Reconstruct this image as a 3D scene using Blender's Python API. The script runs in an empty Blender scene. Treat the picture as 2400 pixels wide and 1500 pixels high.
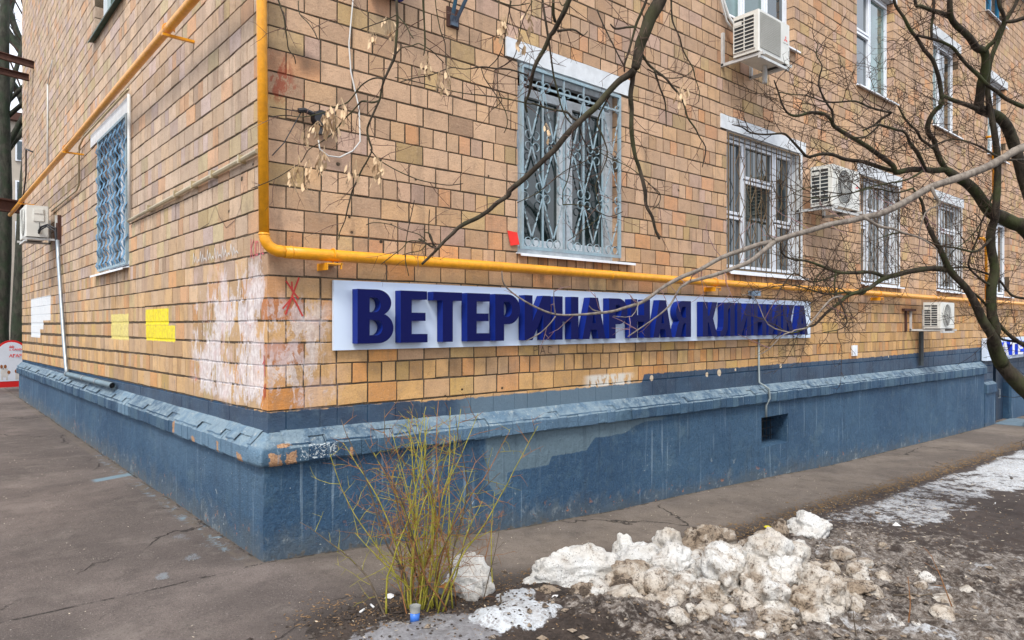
import bpy, bmesh, math, random
from mathutils import Vector, Matrix, noise
R = random.Random(7)
rad = math.radians
scene = bpy.context.scene
# ---------------------------------------------------------------- camera, sky, sun, exposure
HEAD = 49.06                                        # heading of the lens, degrees from the +X facade
cd = bpy.data.cameras.new('camera'); cam = bpy.data.objects.new('camera', cd)
scene.collection.objects.link(cam); scene.camera = cam
cam.location = (-1.808, -4.578, 1.571)
cam.rotation_euler = (rad(90), 0, rad(HEAD - 90))
cd.sensor_width = 36; cd.lens = 36 * 1625 / 2400
cd.shift_y = 10 / 2400
cd.clip_start = 0.05; cd.clip_end = 600
w = bpy.data.worlds.new('World'); scene.world = w; w.use_nodes = True
wt = w.node_tree; wt.nodes.clear()
SUN_EL, SUN_AZ = 52, 215                            # azimuth of the direction towards the sun, from +X, ccw
sky = wt.nodes.new('ShaderNodeTexSky'); sky.sky_type = 'NISHITA'; sky.sun_disc = False
sky.sun_elevation = rad(SUN_EL); sky.sun_rotation = rad(90 - SUN_AZ); sky.air_density = 1.0; sky.dust_density = 3.0
cloud = wt.nodes.new('ShaderNodeMix'); cloud.data_type = 'RGBA'      # an even overcast veil over the clear sky
cloud.inputs[0].default_value = 0.75
wt.links.new(sky.outputs[0], cloud.inputs[6]); cloud.inputs[7].default_value = (8.4, 8.8, 9.5, 1)
bg = wt.nodes.new('ShaderNodeBackground'); bg.inputs[1].default_value = 0.1
wo = wt.nodes.new('ShaderNodeOutputWorld')
wt.links.new(cloud.outputs[2], bg.inputs[0]); wt.links.new(bg.outputs[0], wo.inputs[0])
sl = bpy.data.lights.new('sun', 'SUN'); sl.energy = 1.5; sl.angle = rad(14); sl.color = (1, .95, .87)
so = bpy.data.objects.new('sun', sl); scene.collection.objects.link(so)
sd = Vector((math.cos(rad(SUN_AZ)) * math.cos(rad(SUN_EL)), math.sin(rad(SUN_AZ)) * math.cos(rad(SUN_EL)), math.sin(rad(SUN_EL))))
so.rotation_euler = sd.to_track_quat('Z', 'Y').to_euler()
scene.view_settings.view_transform = 'Standard'; scene.view_settings.look = 'None'
scene.view_settings.exposure = 1.1; scene.view_settings.gamma = 1; scene.view_settings.use_curve_mapping = False

# ---------------------------------------------------------------- node helpers
class S:
    def __init__(s, nt, k): s.nt, s.k = nt, k
    def m(s, op, *a, clamp=False):
        n = s.nt.nodes.new('ShaderNodeMath'); n.operation = op; n.use_clamp = clamp
        for i, v in enumerate((s,) + a):
            if isinstance(v, S): s.nt.links.new(v.k, n.inputs[i])
            else: n.inputs[i].default_value = v
        return S(s.nt, n.outputs[0])
    def __add__(s, o): return s.m('ADD', o)
    __radd__ = __add__
    def __sub__(s, o): return s.m('SUBTRACT', o)
    def __rsub__(s, o): return (s * -1) + o
    def __mul__(s, o): return s.m('MULTIPLY', o)
    __rmul__ = __mul__
    def __truediv__(s, o): return s.m('DIVIDE', o)
    def mx(s, o): return s.m('MAXIMUM', o)
    def mn(s, o): return s.m('MINIMUM', o)
    def st(s, a, b):                                # smooth 0..1 between a and b (a may exceed b)
        n = s.nt.nodes.new('ShaderNodeMapRange'); n.interpolation_type = 'SMOOTHSTEP'
        s.nt.links.new(s.k, n.inputs[0])
        if a < b: v = (a, b, 0, 1)
        else: v = (b, a, 1, 0)
        for i in range(4): n.inputs[i + 1].default_value = v[i]
        return S(s.nt, n.outputs[0])
    def box(s, a, b, e=.01): return s.st(a - e, a + e) * s.st(b + e, b - e)
class Mat:
    def __init__(m, name, rough=.8, metal=0, spec=.3):
        m.mat = bpy.data.materials.new(name); m.mat.use_nodes = True; m.nt = m.mat.node_tree
        m.b = m.nt.nodes['Principled BSDF']
        m.b.inputs['Roughness'].default_value = rough; m.b.inputs['Metallic'].default_value = metal
        m.b.inputs['Specular IOR Level'].default_value = spec
        g = m.nt.nodes.new('ShaderNodeNewGeometry'); m.pos = g.outputs['Position']
        sp = m.nt.nodes.new('ShaderNodeSeparateXYZ'); m.nt.links.new(m.pos, sp.inputs[0])
        m.x, m.y, m.z = (S(m.nt, sp.outputs[i]) for i in range(3))
        sn = m.nt.nodes.new('ShaderNodeSeparateXYZ'); m.nt.links.new(g.outputs['Normal'], sn.inputs[0])
        m.nz = S(m.nt, sn.outputs[2])
    def scaled(m, v):
        n = m.nt.nodes.new('ShaderNodeVectorMath'); n.operation = 'MULTIPLY'
        m.nt.links.new(m.pos, n.inputs[0]); n.inputs[1].default_value = v
        return n.outputs[0]
    def noise(m, sc, det=4, rough=.5, dist=0, vec=None, off=0, col=False):
        n = m.nt.nodes.new('ShaderNodeTexNoise'); n.noise_dimensions = '4D'
        n.inputs['W'].default_value = off
        m.nt.links.new(vec or m.pos, n.inputs['Vector'])
        n.inputs['Scale'].default_value = sc; n.inputs['Detail'].default_value = det
        n.inputs['Roughness'].default_value = rough; n.inputs['Distortion'].default_value = dist
        return n.outputs[1] if col else S(m.nt, n.outputs[0])
    def vor(m, sc, feature='F1', vec=None, out=0):
        n = m.nt.nodes.new('ShaderNodeTexVoronoi'); n.feature = feature
        m.nt.links.new(vec or m.pos, n.inputs['Vector']); n.inputs['Scale'].default_value = sc
        return n.outputs[out] if out else S(m.nt, n.outputs[0])
    def mix(m, f, a, b, mode='MIX'):
        n = m.nt.nodes.new('ShaderNodeMix'); n.data_type = 'RGBA'; n.blend_type = mode
        for i, v in ((0, f), (6, a), (7, b)):
            if isinstance(v, S): m.nt.links.new(v.k, n.inputs[i])
            elif isinstance(v, (float, int)): n.inputs[i].default_value = v
            elif isinstance(v, tuple): n.inputs[i].default_value = tuple(v[:3]) + (1,)
            else: m.nt.links.new(v, n.inputs[i])
        return n.outputs[2]
    def attr(m, name):
        n = m.nt.nodes.new('ShaderNodeAttribute'); n.attribute_name = name
        return n.outputs[0]
    def set(m, name, v):
        if isinstance(v, S): v = v.k
        if isinstance(v, tuple): m.b.inputs[name].default_value = v + (1,) if len(v) == 3 else v
        elif isinstance(v, (int, float)): m.b.inputs[name].default_value = v
        else: m.nt.links.new(v, m.b.inputs[name])
        return m
    def color(m, v): return m.set('Base Color', v)
    def bump(m, h, dist=.01, strength=1):
        n = m.nt.nodes.new('ShaderNodeBump'); n.inputs['Distance'].default_value = dist; n.inputs['Strength'].default_value = strength
        m.nt.links.new(h.k, n.inputs['Height']); m.nt.links.new(n.outputs[0], m.b.inputs['Normal'])
        return m
def plain(name, c, rough=.6, metal=0, var=.25, sc=12, bump=.001, spec=.4, dirt=None, bsc=60):
    """a painted or metal surface with mottling, light dirt and a little relief"""
    m = Mat(name, rough, metal, spec)
    n = m.noise(sc, 5, .6); n2 = m.noise(sc * .13, 3, .5, off=3)
    col = m.mix(n.st(.35, .65) * var, c, tuple(x * .55 for x in c))
    col = m.mix(n2.st(.45, .7) * var * .8, col, dirt or (.09, .075, .06))
    m.color(col); m.set('Roughness', n * .3 + (rough - .15))
    if bump: m.bump(m.noise(bsc, 4, .6), bump)
    return m.mat
# ---------------------------------------------------------------- object helpers
ORG = {}
def link(o, parent=None, label=None, cat=None, group=None, kind=None):
    scene.collection.objects.link(o)
    if parent: o.parent = parent
    if label: o['label'] = label
    if cat: o['category'] = cat
    if group: o['group'] = group
    if kind: o['kind'] = kind
    return o
def thing(name, loc, label, cat, group=None):
    o = bpy.data.objects.new(name, None); o.location = loc; o.empty_display_size = .1
    ORG[o.name] = Vector(loc)
    return link(o, None, label, cat, group)
def MR(u, w, z): return (u, -w, z)                  # the long facade: u along +X, w out towards the viewer
def ML(u, w, z): return (-w, u, z)                  # the side facade: u along +Y
def MW(u, w, z): return (u, w, z)
class MB:
    def __init__(s, M=MW): s.v, s.f, s.c, s.M, s.flip = [], [], [], M, (M is MR)
    def add(s, vs, fs, col=None):
        b = len(s.v); s.v += [s.M(*p) for p in vs]
        s.f += [tuple(b + i for i in (reversed(q) if s.flip else q)) for q in fs]
        if col is not None: s.c += [col] * len(vs)
        return s
    def box(s, a, b, c, d, e, g, col=None, ch=0):
        vs = [(x, y, z) for z in (e, g) for y in (c, d) for x in (a, b)]
        if ch:
            o = [(a + ch, c), (b - ch, c), (b, c + ch), (b, d - ch), (b - ch, d), (a + ch, d), (a, d - ch), (a, c + ch)]
            return s.prism(o, e, g, col)
        return s.add(vs, [(0, 2, 3, 1), (4, 5, 7, 6), (0, 1, 5, 4), (2, 6, 7, 3), (0, 4, 6, 2), (1, 3, 7, 5)], col)
    def prism(s, o, z0, z1, col=None):              # outline in (u, w), extruded in z
        n = len(o); vs = [(x, y, z0) for x, y in o] + [(x, y, z1) for x, y in o]
        return s.add(vs, [tuple(reversed(range(n))), tuple(range(n, 2 * n))] + [(i, (i + 1) % n, n + (i + 1) % n, n + i) for i in range(n)], col)
    def uprism(s, o, u0, u1, col=None):             # outline in (w, z), extruded in u
        n = len(o); vs = [(u0, x, y) for x, y in o] + [(u1, x, y) for x, y in o]
        return s.add(vs, [tuple(reversed(range(n))), tuple(range(n, 2 * n))] + [(i, (i + 1) % n, n + (i + 1) % n, n + i) for i in range(n)], col)
    def tube(s, pts, r, k=8, cap=True, col=None):
        P = [Vector(p) for p in pts]; n = len(P); rs = r if isinstance(r, (list, tuple)) else [r] * n
        vs, fs = [], []; up = None
        for i in range(n):
            t = (P[min(i + 1, n - 1)] - P[max(i - 1, 0)])
            t = t.normalized() if t.length > 1e-9 else Vector((0, 0, 1))
            if up is None: up = t.orthogonal().normalized()
            up = up - t * up.dot(t); up = up.normalized() if up.length > 1e-6 else t.orthogonal().normalized()
            side = t.cross(up)
            for j in range(k):
                a = 2 * math.pi * j / k; vs.append(tuple(P[i] + (up * math.cos(a) + side * math.sin(a)) * rs[i]))
        for i in range(n - 1):
            for j in range(k):
                a, b = i * k + j, i * k + (j + 1) % k; fs.append((a, b, b + k, a + k))
        if cap: fs += [tuple(reversed(range(k))), tuple(range((n - 1) * k, n * k))]
        return s.add(vs, fs, col)
    def build(s, name, mat, parent=None, label=None, cat=None, group=None, kind=None, smooth=False, origin=None):
        if not s.v: return None
        if origin is None:
            xs, ys, zs = zip(*s.v); origin = ((min(xs) + max(xs)) / 2, (min(ys) + max(ys)) / 2, min(zs))
        me = bpy.data.meshes.new(name)
        me.from_pydata([(x - origin[0], y - origin[1], z - origin[2]) for x, y, z in s.v], [], s.f)
        if s.c:
            at = me.color_attributes.new('tint', 'FLOAT_COLOR', 'POINT')
            at.data.foreach_set('color', [q for c in s.c for q in (c[0], c[1], c[2], 1.0)])
        me.materials.append(mat)
        if smooth: me.polygons.foreach_set('use_smooth', [True] * len(me.polygons))
        me.update()
        o = bpy.data.objects.new(name, me); ORG[o.name] = Vector(origin)
        o.location = Vector(origin) - (ORG[parent.name] if parent else Vector((0, 0, 0)))
        return link(o, parent, label, cat, group, kind)
def lerp(a, b, t): return a + (b - a) * t
def interp(x, X, Z):
    if x <= X[0]: return Z[0]
    for i in range(len(X) - 1):
        if x <= X[i + 1]:
            t = (x - X[i]) / (X[i + 1] - X[i]); return Z[i] + (Z[i + 1] - Z[i]) * t
    return Z[-1]
def ground_z(x): return interp(x, [0, 1.3, 2.2, 3.6, 5.5, 8.3, 15, 30], [0, -.11, -.2, -.28, -.335, -.46, -.6, -.7])
def N3(x, y, z): return noise.noise(Vector((x, y, z)))

# ---------------------------------------------------------------- materials of the house
def house_paint(m, col, brick=True):
    """paint daubed over brick and joint alike: the blue skirting coat, patches of yellow and white, smears"""
    u = m.x - m.y; z = m.z
    e = m.noise(14, 4, .6, off=1) - .5
    zl = u.st(1.15, 1.25) * -.018 + u.st(3.95, 4.0) * .088 + u.st(9, 15) * .035 + .978 - (u * -1).mx(0) * .0125
    blue = (z - zl + e * .05).st(.006, -.006)
    b2 = m.noise(2.2, 4, .6, off=5)
    bc = m.mix(b2.st(.4, .62), (.028, .068, .125), (.018, .045, .088))
    bc = m.mix(m.noise(12, 6, .7, .4, off=71).st(.5, .68) * .5, bc, (.07, .12, .165))
    pale = u.box(1.6, 3.9, .12) * z.st(1.0, .99)
    bc = m.mix(pale * .75, bc, (.12, .19, .25))
    worn = (s_w := m.noise(24, 6, .75, .4, off=61)).st(.62, .66) * -.75 + 1
    patch = (u + e * .05).box(-4.80, -3.93, .006) * (z + e * .035).box(1.395, 1.685, .006) * worn
    c = m.mix(patch * .85, col, m.mix(s_w.st(.4, .6), (.74, .66, .22), (.60, .50, .18)))
    patch = ((u + e * .02).box(-3.20, -2.37, .006) * (z + e * .02).box(1.56, 1.72, .006)).mx((u + e * .02).box(-3.18, -2.16, .006) * (z + e * .02).box(1.41, 1.56, .006))
    c = m.mix(patch * .94 * worn, c, m.mix(s_w.st(.4, .6), (.82, .70, .03), (.66, .54, .05)))
    wp = u.box(-12.1, -9.55, .03) * z.box(1.64, 2.07, .01)
    wp = wp.mx(u.box(-12.1, -10.4, .03) * z.box(1.48, 1.70, .01)).mx(u.box(-12.1, -10.8, .03) * z.box(1.32, 1.55, .01))
    c = m.mix(wp * .9 * worn, c, (.66, .70, .74))
    # white smears and rubbed whitewash around the corner, densest at chest height
    reg = u.st(-1.8, -1.5) * u.st(.0, -.1) * z.st(.93, 1.05) * z.st(2.2, 1.8)
    reg = reg.mx(u.st(-.05, 0) * u.st(.75, .2) * z.box(.98, 1.75, .08) * .72)
    vv = m.scaled((1, 1, .45))
    s1 = m.noise(9, 8, .68, 1.2, vec=vv, off=2); s2 = m.noise(2.6, 3, .5, off=9)
    s6 = m.noise(30, 5, .7, .5, vec=m.scaled((1, 1, .5)), off=52)
    sm = (s1 * .75 + s2 * .55 + s6 * .35 + reg * .12).st(.90, .96) * reg
    c = m.mix(sm * .78, c, m.mix(s6.st(.4, .6), (.78, .76, .78), (.52, .46, .47)))
    s3 = m.noise(3.7, 4, .6, .5, off=21)
    c = m.mix((s3 + s6 * .3).st(.68, .78) * reg * .5, c, (.62, .47, .46))
    s4 = m.noise(6.5, 6, .65, 1.0, off=31)
    c = m.mix(s4.st(.63, .67) * reg * .8, c, (.42, .09, .04))
    c = m.mix((u - 3.45).m('ABSOLUTE').st(.42, .25) * z.st(1.09, 1.06) * z.st(.95, .97) * s1.st(.42, .5) * .8, c, (.66, .66, .62))
    # soot and rust stain by the upright pipe
    so_ = ((u - .12) * (u - .12) * 9 + (z - 3.38) * (z - 3.38) * 60).st(1.0, .1)
    c = m.mix(so_ * (s2.st(.35, .55)) * .7, c, (.045, .038, .035))
    ru = ((u - .07) * (u - .07) * 60 + (z - 3.24) * (z - 3.24) * 22).st(1.0, .2).mx(((u - .2) * (u - .2) * 190 + (z - 3.13) * (z - 3.13) * 90).st(1.0, .2))
    c = m.mix(ru * (s1 + s6 * .6).st(.78, .88) * .75, c, (.30, .06, .03))
    # bare chips in the blue coat above the ledge
    for (cu, cz, r) in ((4.12, 1.0, .035), (5.15, .99, .03), (5.4, 1.0, .045), (5.75, 1.02, .02), (6.85, 1.02, .03), (10.4, 1.04, .02)):
        bl = ((u - cu) * (u - cu) + (z - cz) * (z - cz)).m('SQRT') + e * .03
        blue = blue * bl.st(r * .8, r)
        c = m.mix(bl.st(r, r * .8) * .9, c, (.62, .52, .38))
    spl = m.noise(11, 3, .5, 1.0, off=41).st(.66, .69) * z.st(1.3, .9) * z.st(.8, .98)
    blue = blue.mx(spl * .9 * u.st(-.6, -1.0))
    c = m.mix(blue * .97, c, bc)
    return c, blue
m = Mat('brick', .82, 0, .25)
u = m.x - m.y
g1 = m.noise(240, 3, .7); g2 = m.noise(9, 5, .6, off=4); g3 = m.noise(1.3, 4, .6, off=8); g4 = m.noise(38, 4, .65, off=6)
c = m.mix(g1.st(.3, .62) * .30, m.attr('tint'), (.27, .16, .09))
c = m.mix(g1.st(.62, .74) * .35, c, (.66, .52, .36))
c = m.mix(g2.st(.45, .70) * .34, c, (.25, .17, .115))
c = m.mix(g4.st(.58, .72) * .35, c, (.16, .10, .06))
c = m.mix(g3.st(.45, .7) * .26, c, (.34, .27, .23))
stk = m.noise(7, 5, .6, vec=m.scaled((1, 1, .07)), off=12)
c = m.mix(stk.st(.52, .70) * .36, c, (.17, .125, .09))
stn = m.noise(3.2, 6, .65, .5, vec=m.scaled((1, 1, .45)), off=112)
c = m.mix(stn.st(.56, .68) * .34, c, (.13, .095, .07))
sill = (u.box(2.25, 3.75, .1) * m.z.box(1.93, 2.2, .05)).mx(u.box(5.6, 7.5, .1) * m.z.box(1.95, 2.2, .05)).mx(u.box(9.4, 10.9, .1) * m.z.box(1.9, 2.2, .05)).mx(u.box(-5.4, -3.8, .1) * m.z.box(1.8, 2.18, .1))
c = m.mix(sill * stk.st(.42, .6) * .5, c, (.12, .085, .06))
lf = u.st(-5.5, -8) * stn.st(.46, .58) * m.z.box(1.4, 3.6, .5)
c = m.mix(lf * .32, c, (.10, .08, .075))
for (hu, hz, r) in ((.62, 2.24, .012), (.86, 2.19, .014), (.60, 2.35, .011), (.51, 2.72, .017), (1.17, 2.70, .011), (1.02, 2.52, .01), (.95, 2.33, .008), (-.48, 2.62, .022), (-.75, 2.42, .016),
                    (-.27, 2.69, .012), (3.6, 2.1, .02), (4.6, 3.05, .015), (1.9, 2.83, .009), (1.45, .99, .013), (2.5, .98, .01), (2.05, 1.02, .012), (1.62, 1.035, .011)):
    d = ((u - hu) * (u - hu) + (m.z - hz) * (m.z - hz) * 1.4).m('SQRT')
    c = m.mix(d.st(r * 1.15, r * .8), c, (.01, .008, .006))
    c = m.mix(d.st(r * 3, r) * g2.st(.4, .6) * .4, c, (.12, .08, .05))
c = m.mix(m.noise(85, 4, .8, off=131).st(.54, .62) * .38, c, (.19, .12, .07))
c = m.mix(m.noise(70, 4, .8, off=133).st(.56, .64) * .30, c, (.70, .54, .36))
c, blue = house_paint(m, c)
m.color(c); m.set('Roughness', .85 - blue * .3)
gx = m.noise(75, 4, .8, off=121)
m.bump(g1 * .45 + g2 * 1.0 + g4 * .8 + gx * .6, .007, 1)
MBRICK = m.mat
m = Mat('mortar', .95, 0, .1)
g1 = m.noise(120, 4, .7); g2 = m.noise(3, 4, .6, off=4)
c = m.mix(g1.st(.35, .65), (.045, .033, .022), (.13, .098, .068))
c = m.mix(g2.st(.5, .7) * .6, c, (.21, .17, .125))
c, blue = house_paint(m, c)
m.color(c); m.bump(g1, .004); MMORTAR = m.mat

def blue_coat(m, ledge=False):
    u = m.x - m.y; z = m.z
    e = m.noise(5, 6, .65, .6, off=1) - .5; f = m.noise(22, 5, .6, off=2) - .5
    big = m.noise(.9, 4, .55, off=5)
    c = m.mix(big.st(.38, .62), (.030, .080, .155), (.048, .112, .195))
    gr = m.noise(90, 4, .7, off=7)
    c = m.mix(gr.st(.38, .62) * .5, c, (.016, .04, .080))
    c = m.mix(m.noise(48, 4, .75, off=93).st(.53, .64) * .35, c, (.10, .16, .21))
    c = m.mix(m.noise(40, 4, .7, vec=m.scaled((1, 1, .12)), off=94).st(.55, .66) * .30, c, (.09, .15, .20))
    c = m.mix(m.noise(7, 6, .7, off=19).st(.50, .68) * .45, c, (.075, .135, .185))
    c = m.mix(m.noise(2.6, 7, .72, .5, off=27).st(.55, .66) * .4, c, (.10, .155, .19))
    if not ledge:
        # an older greyer coat left under the ledge, its lower edge brushed unevenly
        low = u.st(2.6, 2.66) * .07 + u.st(3.1, 3.25) * .10 + u.st(3.6, 4.0) * .09 + .30 - u.st(2.12, 2.10) * .17 + u.st(2.0, 1.9) * .09
        old = (u + e * .05).st(1.86, 1.90) * (u + e * .2).st(4.45, 4.2) * (z - low + e * .07 + f * .02).st(-.004, .008)
        c = m.mix(old * .9, c, (.125, .185, .225))
        old2 = (u + e * .6).st(-3.2, -2.6) * u.st(.02, -.02) * (z + e * .3).st(.2, .5)
        c = m.mix(old2 * .35, c, (.10, .175, .26))
    else:
        oi = m.nt.nodes.new('ShaderNodeObjectInfo'); rnd = S(m.nt, oi.outputs['Random'])
        c = m.mix(rnd.st(.45, .95) * .55, c, (.085, .15, .20)); c = m.mix(rnd.st(.4, .1) * .4, c, (.02, .05, .10))
        pale = ((u + e * .5).st(-2.0, -1.9) * u.st(.03, -.01)).mx((u + e * .2).box(-4.1, -3.6, .02)).mx((u + e).box(1.35, 3.6, .3) * .7)
        c = m.mix(pale * .75, c, (.15, .25, .35))
        c = m.mix(m.nz.st(.3, .75) * (m.noise(8, 6, .7, .5, off=33).st(.36, .6) * .65 + .12), c, (.25, .33, .38))
        c = m.mix(m.nz.st(.3, .75) * m.noise(19, 5, .7, .5, off=34).st(.55, .68) * .7, c, (.42, .46, .46))
        for (cu, cz, ru_, rz) in ((.11, .665, .05, .05), (.215, .675, .045, .05), (.16, .76, .06, .012), (.66, .665, .012, .04), (-1.4, .65, .05, .03), (-1.95, .68, .03, .05), (-.35, .65, .05, .03), (-.8, .665, .02, .04)):
            d = ((u - cu) * (1 / ru_)).m('ABSOLUTE').mx(((z - cz) * (1 / rz)).m('ABSOLUTE')) + f * 2.2 + e * 1.6
            c = m.mix(d.st(1.0, .92), c, m.mix(gr.st(.4, .6), (.50, .30, .17), (.36, .20, .11)))
        d = ((u - .42) * 7).m('ABSOLUTE').mx(((z - .70) * 20).m('ABSOLUTE')) + e * .5
        c = m.mix(d.st(1.0, .9) * m.noise(30, 3, .6, 2.0, off=3).st(.52, .58) * .9, c, (.62, .68, .70))
    # runs of pale paint and water
    dr = m.noise(26, 3, .5, vec=m.scaled((1, 1, .035)), off=15); ds = m.noise(1.1, 2, .5, off=16)
    c = m.mix(dr.st(.60, .68) * ds.st(.40, .56) * .50, c, (.25, .34, .42))
    dd = m.noise(14, 3, .5, vec=m.scaled((1, 1, .05)), off=25)
    c = m.mix(dd.st(.56, .68) * .25, c, (.02, .035, .06))
    # bare and muddy foot of the wall
    gz = u.mx(0) * -.09 + (u - 3.5).mx(0) * .055
    hgt = z - gz
    c = m.mix((hgt + e * .6).st(.26, .03) * .55, c, (.10, .115, .12))
    c = m.mix(m.noise(8, 7, .75, .4, off=81).st(.54, .64) * (hgt + e * .3).st(.30, .08) * .6, c, (.24, .28, .30))
    c = m.mix((hgt + e * .35 + f * .25).st(.03, -.03) * .8, c, (.12, .105, .085))
    ch = m.noise(13, 5, .6, .5, off=11)
    c = m.mix(ch.st(.63, .655) * hgt.st(.30, .04) * .9, c, (.38, .17, .10))
    c = m.mix(m.noise(10, 4, .6, .8, off=13).st(.67, .69) * hgt.st(.6, .1) * .8, c, (.42, .47, .48))
    sp = m.vor(16, vec=None); c = m.mix(sp.st(.085, .05) * m.noise(1.7, 2, off=29).st(.5, .6) * .7, c, (.45, .5, .52))
    m.color(c); m.set('Roughness', .62 + gr * .2 )
    m.bump(m.noise(3.5, 3, .5, off=1) * 1.2 + m.noise(30, 5, .6, vec=m.scaled((1, 1, .3)), off=2) * .7 + m.noise(11, 5, .65, off=51) * .6 + gr * .5 + ch.st(.64, .69) * -.25 * hgt.st(.35, .05), .03, 1)
    return m.mat
MPLINTH = blue_coat(Mat('blue_plinth_paint', .7, 0, .3)); MLEDGE = blue_coat(Mat('blue_ledge_paint', .7, 0, .3), True)
MWHITE = plain('white_concrete', (.66, .69, .72), .8, var=.3, sc=9, bump=.003, dirt=(.3, .3, .28))
MPVC = plain('white_plastic', (.76, .80, .86), .35, var=.08, bump=0)
MSILL = plain('white_sill', (.74, .77, .82), .4, var=.2, bump=0)
MWOOD = plain('worn_white_window_wood', (.55, .60, .64), .6, var=.4, sc=20, bump=.001, dirt=(.28, .24, .2))
MYEL = plain('yellow_pipe_paint', (.80, .34, .008), .36, var=.38, sc=22, bump=.0024, dirt=(.36, .12, .012), spec=.5, bsc=60)
MDARK = plain('dark_room', (.03, .035, .035), .9, var=.3, bump=0)
MTEAL = plain('blue_grey_grille_paint', (.27, .38, .44), .5, var=.3, sc=30, bump=.0006, dirt=(.25, .13, .06))
MBLUEG = plain('blue_grille_paint', (.09, .22, .36), .5, var=.3, sc=30, bump=.0006, dirt=(.16, .12, .09))
MRUST = plain('rusty_cream_grille', (.15, .10, .05), .65, var=.55, sc=25, bump=.0005, dirt=(.16, .06, .02))
MRUSTY = plain('rusty_steel', (.075, .030, .020), .8, var=.6, sc=14, bump=.002, dirt=(.05, .02, .015))
MGALV = plain('galvanised_metal', (.35, .40, .44), .4, .6, var=.35, sc=20, bump=.0005)
MSTEEL = plain('painted_bracket', (.58, .60, .60), .5, var=.4, sc=18, dirt=(.25, .12, .05))
MAC = plain('air_conditioner_casing', (.66, .66, .62), .45, var=.25, sc=6, bump=0, dirt=(.38, .35, .3))
MBLACK = plain('black_plastic', (.012, .014, .02), .45, var=.3, bump=0)
MGRIMY = plain('dark_fins', (.035, .042, .048), .6, var=.4, bump=0)
MCABLE = plain('white_cable', (.62, .62, .60), .5, var=.2, bump=0)
MTUBE = plain('cream_conduit', (.50, .42, .27), .4, .3, var=.4, sc=25, bump=0)
MNAVY = plain('navy_letter_acrylic', (.001, .003, .065), .5, var=.12, sc=3, bump=0, dirt=(.004, .008, .06), spec=.15)
MNAVYS = plain('navy_letter_side', (.003, .018, .20), .5, var=.15, sc=3, bump=0, dirt=(.006, .016, .11), spec=.2)
MPANEL = plain('white_sign_panel', (.60, .70, .84), .45, var=.06, sc=3, bump=0, dirt=(.5, .56, .64))
MRED = plain('red_print', (.72, .03, .02), .5, var=.1, bump=0)
def glass(name, tint, refl=1.0):
    m = Mat(name, .03, 0, .5); m.b.inputs['IOR'].default_value = 1.5
    n = m.noise(2.3, 3, .5)
    m.color(m.mix(n.st(.4, .65), tint, tuple(x * .5 for x in tint))); m.bump(m.noise(1.6, 2, .5, off=3), .02, .35)
    m.b.inputs['Coat Weight'].default_value = refl * .7; m.b.inputs['Coat Roughness'].default_value = .01; m.b.inputs['Coat IOR'].default_value = 1.5
    return m.mat
MGLASS = glass('window_glass', (.012, .026, .026)); MGLASSB = glass('pale_blue_glass', (.018, .038, .050)); MGLASSC = glass('curtained_glass', (.10, .20, .19))
# ---------------------------------------------------------------- the house
house = thing('apartment_building', (0, 0, 0), 'tan brick apartment block on a blue painted plinth, standing at the corner of the yard', 'building')
PIT, Z0, TOPZ = .1525, .985, 9.4
LR, LL = 26.0, 13.55
# openings: (u0, u1, z0, z1)
WR = [(2.23, 3.61, 2.205, 3.895), (5.56, 7.36, 2.205, 3.895), (9.33, 10.80, 2.205, 3.895), (12.64, 14.0, 2.205, 3.895), (16.2, 17.4, 2.205, 3.895),
      (2.23, 3.61, 5.255, 6.945), (5.50, 7.20, 5.255, 6.945), (9.18, 10.60, 5.255, 6.945), (12.46, 13.86, 5.255, 6.945), (15.76, 17.1, 5.255, 6.945),
      (12.46, 13.86, 8.305, 9.4), (15.6, 17.0, 8.305, 9.4), (19.6, 21.0, 5.255, 6.945), (19.6, 21.0, 2.205, 3.895)]
WL_ = [(3.92, 5.47, 2.205, 3.895), (4.05, 5.78, 5.255, 6.945)]
LINT_R = [(a - .14, b + .16, 3.895, 4.07) for a, b, c, d in WR[:5]] + [(a - .1, b + .14, 6.945, 7.12) for a, b, c, d in WR[5:10]]
LINT_L = [(3.86, 6.0, 3.895, 4.07), (3.95, 5.9, 6.945, 7.12)]
DOOR = (16.15, 17.35, -1.2, .80)
def shift(side, u, z):                              # courses are not laid dead straight
    d = .006 * N3(u * .5, side * 9, z * 1.3) + .004 * N3(u * 1.9, side * 5 + 3, z * 3)
    if side and z < 1.6: d -= (1.6 - z) / .6 * .0125 * u
    return d
def tint(side, u, z):
    lo, hi = ((.64, .375, .145), (.61, .405, .265)) if not side else ((.62, .39, .175), (.60, .465, .355))
    t = min(1, max(0, (z - 1.1) / 1.6)); t = min(1, max(0, t + R.uniform(-.35, .35)))
    c = [lerp(lo[i], hi[i], t) for i in range(3)]
    q = R.random()
    if q < .09: c = [c[0] * .90, c[1] * .97, c[2] * .80]           # olive
    elif q < .22: c = [c[0] * .90, c[1] * .93, c[2] * 1.12]        # grey pink
    elif q < .31: c = [c[0] * 1.04, c[1] * .84, c[2] * .70]        # orange
    elif q < .335: c = [c[0] * .72, c[1] * .70, c[2] * .70]         # fired dark
    k = R.uniform(.78, 1.17)
    return tuple(min(.75, x * k) for x in c)
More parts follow.
